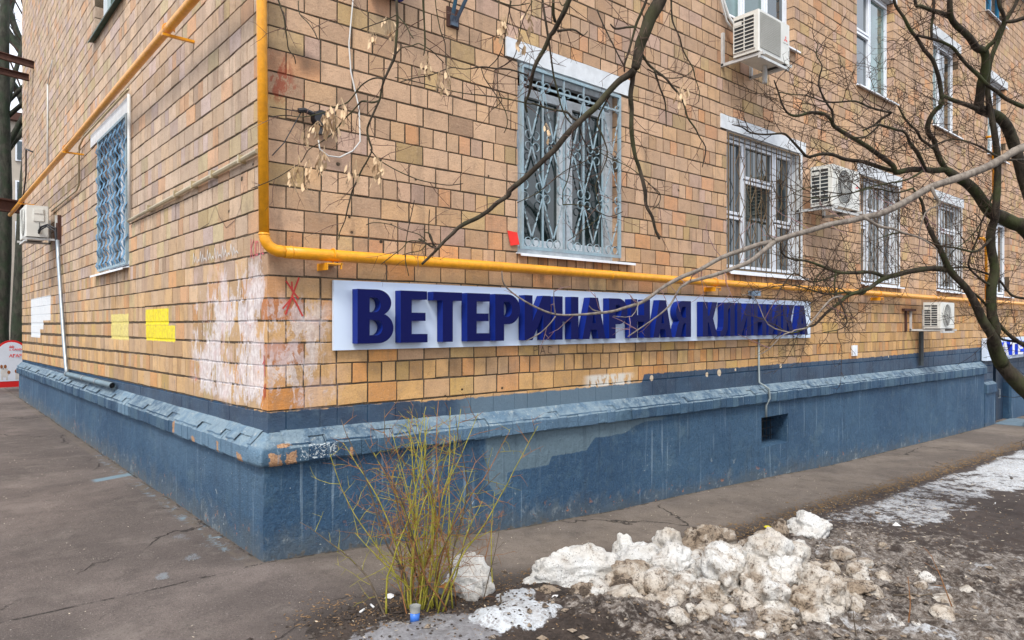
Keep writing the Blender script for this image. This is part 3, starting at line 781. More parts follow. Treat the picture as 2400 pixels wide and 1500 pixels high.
# earth bed with rotting snow, beyond the asphalt strip
def bed_edge(x): return -1.20 - .10 * N3(x * .9, 2, 2) - .05 * N3(x * 3, 5, 2) - (.28 * max(0, 1 - abs(x - .35) / .8)) * 0 + (.22 * max(0, 1 - abs(x + .05) / .5))
def snow_amt(x, y):
    n = .5 + .5 * N3(x * 1.1 + 4, y * 1.5, 8) + .35 * N3(x * 3.1, y * 3.7, 3)
    v = 0
    v = max(v, (min(1, max(0, (x - .9) / .8)) * min(1, max(0, (-1.75 - y) / .45)) * min(1, max(0, (5.2 - x) / 1.5))) * .95)
    v = max(v, min(1, max(0, (x - 3.9) / .8)) * min(1, max(0, (14.5 - x) / 2)) * min(1, max(0, (y + 2.35) / .3)) * min(1, max(0, (-1.34 - y) / .15)) * (1.1 if x > 6 else .9))
    return v * min(1, max(0, n))
def bed_z(x, y):
    e = bed_edge(x)
    t = min(1, max(0, (e - y) / .16)); lf = min(1, max(0, (x + .42 + .15 * N3(x, y * 2, 4)) / .25)); t *= lf
    z = gz(x, y) - .03 + t * .045
    z += t * (.020 * N3(x * 3.3, y * 3.3, 2) + .012 * N3(x * 9, y * 9, 3) + .007 * N3(x * 24, y * 24, 5))
    if x < 6: z += t * .004 * N3(x * 60, y * 60, 6)
    s = min(1, max(0, (x - .6) / .6)) * min(1, max(0, (-1.42 - y) / .4)) * min(1, max(0, (6 - x) / 2))
    z += .085 * math.exp(-((x - 2.3) / .85) ** 2 - ((y + 2.12) / .48) ** 2)
    for (ax, ay, rx_, ry_, hh) in ((.72, -1.70, .26, .17, .035), (.92, -1.47, .14, .10, .022), (.08, -1.66, .50, .22, .018), (1.1, -2.0, .25, .15, .03)):
        q = ((x - ax) / rx_) ** 2 + ((y - ay) / ry_) ** 2 + .9 * N3(x * 6, y * 6, 11)
        if q < 1: z += hh * (1 - max(q, 0)) ** .4
    z += s * (.035 + .045 * abs(N3(x * 2.2, y * 2.2, 7)) + .040 * N3(x * 5.5, y * 5.5, 9) + .028 * N3(x * 15, y * 15, 9) + .018 * N3(x * 34, y * 34, 9))
    return z
m = Mat('wet_soil_and_rotten_snow', .7, 0, .4)
big = m.noise(1.6, 5, .62, .3, off=1); mid = m.noise(7, 6, .7, .4, off=2); fine = m.noise(48, 5, .8, off=3); cl = m.noise(23, 5, .7, .6, off=4)
soil = m.mix(mid.st(.35, .65), (.018, .012, .009), (.062, .044, .035))
soil = m.mix(fine.st(.5, .68) * .5, soil, (.12, .092, .072))
far = m.x.st(3.2, 5.0) * m.y.st(-1.2, -1.5)
soil = m.mix(far * .5, soil, (.075, .058, .052))
dirty = m.mix((cl * .6 + fine * .5).st(.48, .66), (.095, .070, .053), (.44, .40, .36))
dirty = m.mix(mid.st(.56, .40) * .5, dirty, (.060, .044, .034))
dirty = m.mix(fine.st(.53, .60) * .85, dirty, (.055, .040, .031))
dirty = m.mix(fine.st(.44, .37) * .6, dirty, (.60, .58, .55))
clean = m.mix((fine * .7 + cl * .45).st(.57, .66) * .75, (.64, .68, .72), (.16, .13, .115))
clean = m.mix(mid.st(.45, .68) * .6, clean, (.33, .31, .30))
r1 = m.x.st(.5, 1.2) * m.y.st(-1.42, -1.85) * m.x.st(6.2, 4.2)
r2 = m.x.st(3.9, 4.8) * (m.y + (big - .5) * .9 + (mid - .5) * .4).box(-2.25, -1.38, .12)
rot = (big * .45 + mid * .45 + cl * .35 + r1 * .24).st(.76, .86) * r1.st(0, .3)
c = m.mix(rot * .9, soil, dirty)
c = m.mix((big * .6 + mid * .55 + cl * .2 + r1 * .1).st(.83, .90) * r1.st(.2, .6) * .85, c, clean)
c = m.mix((big * .42 + mid * .42 + cl * .40 + fine * .2 + r2 * .30 + m.x.st(5, 9) * .07).st(1.0, 1.09) * r2 * .92, c, m.mix(fine.st(.5, .62) * .5, clean, (.20, .18, .17)))
ice = ((m.x - .08) * (m.x - .08) * 3.2 + (m.y + 1.66) * (m.y + 1.66) * 14 + (mid - .5) * 2.6 + (big - .5) * 1.5).st(1.0, .75)
c = m.mix(ice * .85, c, m.mix(cl.st(.3, .7), (.19, .18, .185), (.36, .36, .38)))
ic2 = ((m.x - .72) * (m.x - .72) * 12 + (m.y + 1.70) * (m.y + 1.70) * 26 + (mid - .5) * 2.2).st(1.0, .8)
c = m.mix(ic2 * .95, c, clean)
ic2 = ((m.x - .92) * (m.x - .92) * 45 + (m.y + 1.47) * (m.y + 1.47) * 80 + (mid - .5) * 2.2).st(1.0, .8)
c = m.mix(ic2 * .8, c, clean)
m.color(c); m.set('Roughness', .85 - ice * .5)
m.bump(fine * .7 + cl * 1.0 + mid * 1.3, .02, 1)
MBED = m.mat
bx = [-.8 + i * .022 for i in range(0, 210)]; bx += [bx[-1] + s for s in geo_steps(.0, 26, .03, 1.015)][1:]
by = [-.75 - i * .022 for i in range(0, 135)]; by += [by[-1] - s for s in geo_steps(.0, 14, .06, 1.12)][1:]
grid_mesh('soil_bed', bx, by[::-1], bed_z, MBED, kind='structure', label='dark wet earth bed with crusts of rotten snow')
def top_z(x, y): return max(gz(x, y), bed_z(x, y))

# lumps of old snow
m = Mat('old_snow', .6, 0, .4)
oi = m.nt.nodes.new('ShaderNodeObjectInfo'); dirt = S(m.nt, oi.outputs['Alpha'])
g = m.noise(95, 4, .75, off=1); b = m.noise(5.5, 5, .6, .3, off=2); k = m.noise(17, 5, .7, .3, off=3); h = m.noise(2.2, 3, .5, off=5)
c = m.mix(b.st(.35, .65), (.86, .86, .84), (.76, .73, .68))
c = m.mix((h + dirt * .35).st(.5, .78) * .55, c, (.46, .34, .21))
c = m.mix((b * .6 + k * .5 + dirt * .25).st(.62, .76) * .75, c, (.27, .19, .12))
c = m.mix((g + dirt * .06).st(.57, .62) * k.st(.40, .54) * .9, c, (.06, .045, .035))
c = m.mix((k + dirt * .2).st(.68, .74) * .85, c, (.06, .042, .03))
m.color(c); m.bump(g * .9 + k * 1.8 + b * 1.2, .022, 1)
MSNOW = m.mat
LUMPS = [ # x, y, half width, half depth, height, turn, dirt, seed, label
 (1.47, -1.38, .275, .12, .235, -38, .12, 1, 'long clean white snow lump at the left end of the heap, by the asphalt'),
 (2.30, -1.16, .085, .08, .20, 10, .05, 2, 'small white snow lump standing up behind the long one'),
 (2.10, -1.46, .20, .13, .22, -30, .15, 3, 'smooth pale snow slab right of the long white lump'),
 (2.50, -1.40, .12, .09, .24, 20, .25, 4, 'crumbly greyish snow lump in the back row of the heap'),
 (2.95, -1.47, .175, .13, .24, -20, .75, 5, 'brown stained snow lump at the back right of the heap'),
 (1.63, -1.80, .15, .12, .16, -25, .55, 6, 'speckled snow lump in the middle front of the heap'),
 (1.93, -1.86, .12, .10, .18, 15, .10, 7, 'rounded clean snow lump in the middle of the heap'),
 (2.02, -2.18, .15, .12, .27, 35, .35, 8, 'tall wedge of snow with a tan stained foot'),
 (2.68, -2.18, .17, .14, .26, -25, .30, 9, 'jagged upright snow block at the right of the heap'),
 (2.05, -2.44, .12, .10, .24, 30, .40, 10, 'pointed snow chunk with a brown base in the front row'),
 (1.82, -2.18, .10, .08, .12, 0, .50, 11, 'low dirty snow lump in front of the tall wedge'),
 (2.38, -2.66, .12, .10, .20, 40, .45, 12, 'rounded grey snow chunk at the right front of the heap'),
 (2.22, -2.60, .10, .09, .15, -20, .60, 13, 'dirty snow chunk between the pointed and the grey one'),
 (4.10, -1.72, .15, .12, .20, 0, .20, 14, 'lone white snow lump with a brown cap on the earth bed'),
 (3.88, -1.56, .075, .06, .17, 0, .95, 15, 'small upright lump of brown icy snow left of the lone white lump'),
 (.74, -1.22, .125, .09, .27, -35, .05, 16, 'clean white block of snow standing behind the yellow twigs'),
 (2.72, -1.72, .10, .08, .16, 0, .55, 17, 'small tan snow lump behind the tall wedge'),
 (3.05, -1.78, .11, .08, .12, 0, .60, 18, 'low brown snow lump behind the jagged block'),
 (2.30, -2.05, .12, .10, .24, 60, .30, 19, 'cracked snow block leaning on the tall wedge'),
 (1.30, -1.68, .09, .07, .09, 20, 1.0, 20, 'dark muddy lump below the long white snow lump'),
 (1.48, -1.84, .08, .07, .10, 0, 1.0, 21, 'round muddy clod in front of the heap'),
 (1.75, -1.30, .10, .08, .13, 0, .30, 22, 'small pale lump tucked behind the long white one'),
 (2.35, -1.30, .10, .08, .15, 20, .10, 23, 'jagged white lump between the slab and the back row'),
 (2.72, -1.50, .08, .07, .12, 0, .65, 24, 'small tan lump left of the brown stained one'),
 (1.72, -1.62, .11, .09, .12, 40, .45, 25, 'speckled grey lump under the smooth slab'),
 (2.22, -1.80, .10, .09, .15, 10, .35, 26, 'little snow block between the middle lump and the wedge'),
 (2.48, -2.30, .11, .10, .17, -15, .35, 27, 'knobbly snow block in the gap before the jagged block'),
 (2.62, -2.50, .11, .09, .15, 30, .40, 28, 'slanting snow slab above the rounded grey chunk'),
 (1.68, -2.36, .10, .08, .08, 10, .75, 29, 'flattened dirty lump at the front left of the heap'),
 (2.86, -2.62, .12, .10, .10, 0, .70, 30, 'low speckled lump at the far right of the heap'),
 (1.88, -2.60, .12, .09, .07, 25, .65, 31, 'sunken grey lump in the nearest row of the heap'),
 (1.15, -1.50, .07, .06, .06, 0, .80, 32, 'small dark lump left of the snow heap'),
]
GLUMP = 'lumps of old snow heaped on the earth bed'
for (x, y, hw, hd, H, turn, dr_, seed, lab) in LUMPS:
    bm = bmesh.new(); bmesh.ops.create_icosphere(bm, subdivisions=5 if hw > .07 else 4, radius=1)
    rr = random.Random(seed); cut = [Vector((rr.uniform(-1, 1), rr.uniform(-1, 1), rr.uniform(-.4, 1))).normalized() for _ in range(6)]
    for v in bm.verts:
        p = v.co.normalized(); q = p.copy()
        r = 1.0
        for cdir in cut:                            # broken facets
            dd = p.dot(cdir)
            if dd > 0: r = min(r, (.70 + .1 * rr.random() * 0) / max(dd, .3))
        r = max(r, .6) * 1.15
        s_ = seed * 3.1
        r *= 1 + .22 * N3(p.x * 1.7 + s_, p.y * 1.7, p.z * 1.7) + .17 * N3(p.x * 3.6 + s_, p.y * 3.6, p.z * 3.6) + .08 * N3(p.x * 8 + s_, p.y * 8, p.z * 8) + .022 * N3(p.x * 17 + s_, p.y * 17, p.z * 17) + .02 * N3(p.x * 34 + s_, p.y * 34, p.z * 34)
        r += .035 * abs(N3(p.x * 7 + s_, p.y * 7, p.z * 7 + 9)) - .05 * max(0, N3(p.x * 3 + s_, p.y * 3, p.z * 3 + 5))
        v.co = Vector((p.x * r * hw * 1.14, p.y * r * hd * 1.2, (p.z * r) * H * .60 + H * .36))
    me = bpy.data.meshes.new('snow_lump'); bm.to_mesh(me); bm.free(); me.materials.append(MSNOW)
    me.polygons.foreach_set('use_smooth', [True] * len(me.polygons))
    o = bpy.data.objects.new('snow_lump', me); o.location = (x, y, top_z(x, y) - .03); o.rotation_euler = (0, 0, rad(turn)); o.color = (1, 1, 1, dr_)
    link(o, None, lab, 'snow lump', GLUMP)
rr = random.Random(77); mb = MB(MW)
ib = bmesh.new(); bmesh.ops.create_icosphere(ib, subdivisions=3, radius=1); IV = [v.co.copy() for v in ib.verts]; IF = [tuple(v.index for v in f.verts) for f in ib.faces]; ib.free()
for i in range(190):
    x, y = (rr.gauss(2.25, .8), rr.gauss(-2.15, .42)) if i < 175 else (rr.uniform(1.2, 4.2), rr.uniform(-3.2, -1.9))
    if y > -1.45 or x < 1.15: continue
    s_ = rr.uniform(.016, .066) if i % 3 else rr.uniform(.05, .095); z = top_z(x, y); o_ = i * 2.3
    cut = [Vector((rr.uniform(-1, 1), rr.uniform(-1, 1), rr.uniform(-.5, 1))).normalized() for _ in range(7)]
    def fr(p):
        r = 1.25
        for c_ in cut:
            dd = p.dot(c_)
            if dd > .3: r = min(r, .78 / dd)
        return r * (1 + .2 * N3(p.x * 3 + o_, p.y * 3, p.z * 3) + .10 * N3(p.x * 9, p.y * 9 + o_, p.z * 9))
    mb.add([(x + p.x * s_ * fr(p) * 1.2, y + p.y * s_ * fr(p), z + s_ * .1 + p.z * s_ * .75 * fr(p)) for p in IV], IF); continue
    mb.add([(x + p.x * s_ * (1 + .35 * N3(p.x * 1.6 + o_, p.y * 1.6, p.z * 1.6) + .15 * N3(p.x * 5 + o_, p.y * 5, p.z * 5)) * 1.2, y + p.y * s_ * (1 + .35 * N3(p.x * 1.6 + o_, p.y * 1.6, p.z * 1.6) + .15 * N3(p.x * 5, p.y * 5 + o_, p.z * 5)),
             z + s_ * .15 + p.z * s_ * .8 * (1 + .35 * N3(p.x * 1.6 + o_, p.y * 1.6, p.z * 1.6) + .2 * N3(p.x * 6, p.y * 6, p.z * 6 + o_))) for p in IV], IF)
o = mb.build('snow_rubble', MSNOW, None, 'small crumbling chunks of dirty snow filling the heap', None, None, 'stuff', smooth=True, origin=(0, 0, 0)); o.color = (1, 1, 1, .48)
# loose crumbs of snow, husks and twigs that nobody could count
def crumbs(n, f, smin, smax, mat, name, label, shape='lump', kind='stuff'):
    mb = MB(MW); rr = random.Random(n)
    for _ in range(n):
        x, y = f(rr); s = rr.uniform(smin, smax); z = top_z(x, y); a = rr.uniform(0, 6.28)
        ca, sa = math.cos(a), math.sin(a)
        if shape == 'lump':
            pr = [rr.uniform(.6, 1.2) for _ in range(6)]
            P = [(s * pr[0], 0, s * .2), (0, s * pr[1], s * .1), (-s * pr[2], 0, s * .3), (0, -s * pr[3], s * .2), (0, 0, s * .75 * pr[4]), (0, 0, -s * .3)]
            F = [(0, 1, 4), (1, 2, 4), (2, 3, 4), (3, 0, 4), (1, 0, 5), (2, 1, 5), (3, 2, 5), (0, 3, 5)]
        else:
            L, W = s, s * rr.uniform(.15, .4); t = rr.uniform(-.3, .5) * s
            P = [(-L, 0, .003), (0, -W, .004 + t * .3), (L, 0, .004 + abs(t)), (0, W, .003)]; F = [(0, 1, 2, 3)]
            P += [(p[0], p[1], p[2] - .002) for p in P]; F = [(0, 1, 2, 3), (7, 6, 5, 4), (0, 4, 5, 1), (1, 5, 6, 2), (2, 6, 7, 3), (3, 7, 4, 0)]
        mb.add([(x + p[0] * ca - p[1] * sa, y + p[0] * sa + p[1] * ca, z + p[2]) for p in P], F)
    return mb.build(name, mat, None, label, None, None, kind, origin=(0, 0, 0))
MHUSK = plain('dry_husk', (.26, .16, .08), .8, var=.5, sc=30, bump=0, dirt=(.1, .06, .03))
MHUSKP = plain('bleached_husk', (.62, .54, .42), .7, var=.3, sc=30, bump=0)
MCLOD = plain('wet_clod', (.035, .024, .018), .7, var=.5, sc=20, bump=.004)
def along_edge(rr):
    x = rr.uniform(.2, 1) ** 1 * 13 if rr.random() < .75 else rr.uniform(-.3, 2.5)
    return x, bed_edge(x) + rr.gauss(.02, .09)
MHUSKG = plain('golden_husk', (.24, .15, .065), .8, var=.5, sc=30, bump=0, dirt=(.1, .06, .03))
def far_edge(rr): x = rr.uniform(3.2, 15); return x, bed_edge(x) + rr.gauss(-.03, .10)
def far_bed(rr): x = rr.uniform(3, 11); return x, rr.uniform(-4.2, -1.4)
def on_bed(rr):
    x = rr.uniform(-.2, 7); return x, bed_edge(x) - abs(rr.gauss(.1, 1.0))
def on_bed2(rr):
    x = rr.uniform(-.2, 3.9); return x, bed_edge(x) - abs(rr.gauss(.1, 1.0))
def on_asph(rr):
    if rr.random() < .5: x = rr.uniform(0, 7); return x, rr.uniform(-1.15, -.1)
    return rr.uniform(-2.6, -.1), rr.uniform(-2, 6)
def heap(rr): return rr.gauss(2.2, .75), rr.gauss(-2.25, .45)
def by_bush(rr): return rr.gauss(.25, .33), rr.gauss(-1.28, .12)
crumbs(1200, far_edge, .010, .026, MHUSKG, 'leaf_litter', 'golden brown leaf scraps heaped along the far asphalt edge', 'flat')
crumbs(700, far_bed, .008, .020, MHUSKP, 'leaf_litter', 'pale scraps strewn over the far earth bed', 'flat')
crumbs(2600, along_edge, .004, .014, MHUSK, 'leaf_litter', 'brown husks and leaf scraps along the edge of the asphalt', 'flat')
crumbs(2200, on_bed, .003, .010, MHUSK, 'leaf_litter', 'dry husks scattered over the earth bed', 'flat')
crumbs(700, on_bed, .003, .009, MHUSKP, 'leaf_litter', 'pale seed husks scattered over the earth bed', 'flat')
crumbs(420, on_asph, .002, .007, MHUSKP, 'seed_husks', 'pale seed husks scattered over the asphalt', 'flat')
crumbs(500, by_bush, .003, .010, MHUSK, 'leaf_litter', 'brown husks in the dark soil under the yellow twigs', 'flat')
crumbs(900, heap, .008, .034, MSNOW, 'snow_crumbs', 'broken crumbs of old snow around the heap', 'lump')
crumbs(1500, on_bed2, .004, .013, MCLOD, 'soil_clods', 'small dark clods of earth on the bed', 'lump')
crumbs(250, by_bush, .008, .022, MCLOD, 'soil_clods', 'small dark clods under the yellow twigs', 'lump')

# ---------------------------------------------------------------- gas pipes
YG = 'yellow gas pipes on the facades'
t = thing('gas_pipe', (0, 0, 2.05), 'thick yellow gas pipe down the house corner and along the wall above the long sign', 'pipe')
mb = MB(MW)
mb.tube([(-.078, -.08, 9.5), (-.075, -.08, 3.7), (-.058, -.08, 2.16)], .033, 16); mb.build('upright_pipe', MYEL, t, smooth=True)
mb = MB(MW)
arc = [(-.058 + .10 * (1 - math.cos(q)), -.08 - .02 * q / 1.57, 2.16 - .105 * math.sin(q)) for q in [i * 1.5708 / 10 for i in range(11)]]
mb.tube([(-.058, -.08, 2.17)] + arc + [(.075, -.1, 2.052)], [.0345] * 3 + [.036] * 4 + [.038] * 3 + [.040] * 3, 16); mb.build('elbow', MYEL, t, smooth=True)
mb = MB(MW)
mb.tube([(.07, -.1, 2.052)] + [(q * 1.5 + .3, -.1 + .004 * math.sin(q), 2.050 + .005 * math.sin(q * 1.3)) for q in range(0, 17)], .0415, 16); mb.build('long_pipe', MYEL, t, smooth=True)
for q, rr_ in ((-.058, 2.163), ):
    mb = MB(MW); mb.tube([(q, -.08, 2.156), (q, -.08, 2.166)], .0365, 16); mb.build('weld', MYEL, t, smooth=True)
mb = MB(MW); mb.tube([(.112, -.1, 2.052), (.120, -.1, 2.052)], .0445, 16); mb.build('weld', MYEL, t, smooth=True)
for q in (3.35, 6.4, 8.9, 12.2):
    mb = MB(MW); mb.tube([(q, -.1, 2.051), (q + .008, -.1, 2.051)], .0450, 16); mb.build('weld', MYEL, t, smooth=True)
for u in (.42, 5.15, 9.75, 14.6, 19.5):
    mb = MB(MW)
    mb.box(u - .07, u + .05, -.155, .0, 1.985, 1.995); mb.box(u - .07, u - .062, -.155, .0, 1.945, 1.985); mb.box(u + .035, u + .043, -.155, -.14, 1.955, 2.0)
    mb.tube([(u, -.1 + .048 * math.cos(a), 2.05 + .048 * math.sin(a)) for a in [rad(200 - i * 20) for i in range(12)]] + [(u, -.145, 1.98)], .005, 6)
    mb.build('bracket', MYEL, t)
t = thing('gas_pipe', (-.2, 7, 3.95), 'yellow gas pipe climbing along the side wall above the barred window', 'pipe')
mb = MB(MW); mb.tube([(-.2, -.3 + i * 1.4, 4.02 - .0075 * i * 1.4 + .006 * math.sin(i)) for i in range(11)], .036, 14)
mb.v = [v for v in mb.v]; mb.build('long_pipe', MYEL, t, smooth=True)
for u in (1.6, 6.55, 11.6):
    mb = MB(MW); mb.box(-.25, .0, u - .015, u + .015, 3.955 - .0075 * u, 3.975 - .0075 * u)
    mb.tube([(-.2 + .045 * math.cos(a), u, 4.02 - .0075 * u + .045 * math.sin(a)) for a in [rad(-20 + i * 22) for i in range(11)]], .005, 6); mb.build('bracket', MYEL, t)
t = thing('gas_pipe', (15.7, 0, 4.1), 'thin yellow gas riser with a hooked top between the far windows', 'pipe')
mb = MB(MW); mb.tube([(15.62, -.01, 5.58), (15.62, -.12, 5.58), (15.72, -.12, 5.50), (15.72, -.12, 3.45)], .03, 10); mb.build('riser', MYEL, t, smooth=True)
mb = MB(MW); mb.box(15.66, 15.78, -.16, 0, 4.06, 4.10); mb.build('bracket', MYEL, t)
t = thing('gas_pipe', (15.25, 0, 2.1), 'short thin yellow gas drop joining the long pipe left of the far window', 'pipe')
mb = MB(MW); mb.tube([(15.0, -.01, 3.36), (15.05, -.11, 3.36), (15.22, -.11, 3.28), (15.25, -.11, 2.09)], .028, 10); mb.build('drop', MYEL, t, smooth=True)

# ---------------------------------------------------------------- shop signs
def arc(cx, cz, rx, rz, a0, a1, n=14): return [(cx + rx * math.cos(rad(lerp(a0, a1, i / n))), cz + rz * math.sin(rad(lerp(a0, a1, i / n)))) for i in range(n + 1)]
GL = {
 'В': (.66, [[(0, 0), (.36, 0)] + arc(.36, .285, .28, .285, -80, 62) + [(.47, .535)] + arc(.34, .755, .26, .245, -48, 90) + [(0, 1)], [(.21, .15), (.21, .435), (.32, .435)] + arc(.33, .2925, .11, .1425, 85, -85) + [(.32, .15)], [(.21, .58), (.21, .85), (.31, .85)] + arc(.31, .715, .095, .135, 85, -85) + [(.31, .58)]]),
 'Е': (.52, [[(0, 0), (.52, 0), (.52, .165), (.21, .165), (.21, .42), (.48, .42), (.48, .58), (.21, .58), (.21, .835), (.51, .835), (.51, 1), (0, 1)]]),
 'Т': (.60, [[(.195, 0), (.405, 0), (.405, .83), (.60, .83), (.60, 1), (0, 1), (0, .83), (.195, .83)]]),
 'Р': (.60, [[(0, 0), (.21, 0), (.21, .355), (.31, .355)] + arc(.31, .6775, .29, .3225, -85, 90) + [(0, 1)], [(.21, .52), (.21, .84), (.30, .84)] + arc(.30, .68, .10, .16, 85, -85) + [(.30, .52)]]),
 'И': (.68, [[(0, 0), (.20, 0), (.48, .60), (.48, 0), (.68, 0), (.68, 1), (.47, 1), (.20, .42), (.20, 1), (0, 1)]]),
 'Н': (.66, [[(0, 0), (.21, 0), (.21, .42), (.45, .42), (.45, 0), (.66, 0), (.66, 1), (.45, 1), (.45, .59), (.21, .59), (.21, 1), (0, 1)]]),
 'А': (.70, [[(0, 0), (.21, 0), (.26, .22), (.44, .22), (.49, 0), (.70, 0), (.47, 1), (.23, 1)], [(.295, .38), (.35, .68), (.405, .38)]]),
 'Я': (.63, [[(.63, 0), (.63, 1), (.32, 1)] + arc(.32, .695, .28, .305, 90, 235) + [(.10, .33), (0, 0), (.22, 0), (.31, .34), (.37, .385), (.42, .385), (.42, 0)], [(.42, .54), (.33, .54)] + arc(.33, .69, .10, .15, 265, 95) + [(.33, .84), (.42, .84)]]),
 'К': (.64, [[(0, 0), (.21, 0), (.21, .40), (.25, .40), (.40, 0), (.64, 0), (.44, .52), (.62, 1), (.40, 1), (.26, .60), (.21, .60), (.21, 1), (0, 1)]]),
 'Л': (.66, [[(.45, 0), (.66, 0), (.66, 1), (.15, 1), (.15, .50), (.13, .27), (.08, .175), (0, .165), (0, -.01), (.13, -.012), (.25, .04), (.33, .2), (.355, .5), (.355, .83), (.45, .83)]]),
 'Ь': (.58, [[(0, 0), (.30, 0)] + arc(.30, .315, .28, .315, -85, 90) + [(.21, .63), (.21, 1), (0, 1)], [(.21, .155), (.21, .475), (.28, .475)] + arc(.28, .315, .09, .16, 85, -85) + [(.28, .155)]]),
}
def fill_poly(loops, sx, sz):
    cu = bpy.data.curves.new('glyph', 'CURVE'); cu.dimensions = '2D'; cu.fill_mode = 'BOTH'
    for lp in loops:
        sp = cu.splines.new('POLY'); sp.points.add(len(lp) - 1); sp.use_cyclic_u = True
        for i, (x, z) in enumerate(lp): sp.points[i].co = (x * sx, z * sz, 0, 1)
    return cu
def glyph_mesh(loops, sx, sz, depth, mats, bev=0):
    cu = fill_poly(loops, sx, sz); cu.extrude = depth / 2
    ob = bpy.data.objects.new('g', cu); scene.collection.objects.link(ob)
    dg = bpy.context.evaluated_depsgraph_get(); dg.update()
    me = bpy.data.meshes.new_from_object(ob.evaluated_get(dg)); me.name = 'letter'
    bpy.data.objects.remove(ob); bpy.data.curves.remove(cu)
    me.materials.clear()
    for q in mats: me.materials.append(q)
    me.polygons.foreach_set('use_smooth', [False] * len(me.polygons))
    if len(mats) > 1:
        for p in me.polygons: p.material_index = 0 if abs(p.normal.z) > .7 else 1
    return me
def sign_text(parent, word, u0, u1, z0, h, wpos, depth, mats, gap=.09, space=.30):
    total = sum(GL[c][0] if c != ' ' else space for c in word) + gap * (len(word) - 1)
    k = (u1 - u0) / total; u = u0; cache = {}
    for c in word:
        if c != ' ':
            if c not in cache: cache[c] = glyph_mesh(GL[c][1], k, h, depth, mats)
            o = bpy.data.objects.new('letter', cache[c]); o.rotation_euler = (rad(90), 0, 0)
            o.location = Vector((u, -wpos - depth / 2, z0)) - ORG[parent.name]; link(o, parent)
        u += ((GL[c][0] if c != ' ' else space) + gap) * k
t = thing('shop_sign', (4.05, -.03, 1.38), 'long white sign board with thick navy letters ВЕТЕРИНАРНАЯ КЛИНИКА under the yellow pipe', 'sign')
mb = MB(MR); mb.box(.458, 7.60, .012, .036, 1.385, 1.885); mb.build('panel', MPANEL, t)
sign_text(t, 'ВЕТЕРИНАРНАЯ КЛИНИКА', .600, 7.35, 1.432, .392, .044, .078, [MNAVY, MNAVYS], gap=.115, space=.26)
t = thing('shop_sign', (17, -.05, .8), 'white sign board with blue edged letters АТЕЛЬЕ over the basement door', 'sign')
mb = MB(MR); mb.box(15.27, 20.5, .02, .12, .80, 1.275); mb.build('panel', MPANEL, t)
MBL2 = plain('blue_letter_side', (.01, .05, .55), .5, var=.1, bump=0)
sign_text(t, 'АТЕЛЬЕ', 15.75, 19.3, .89, .29, .125, .12, [plain('white_letter', (.75, .78, .85), .5, bump=0), MBL2], gap=.12)

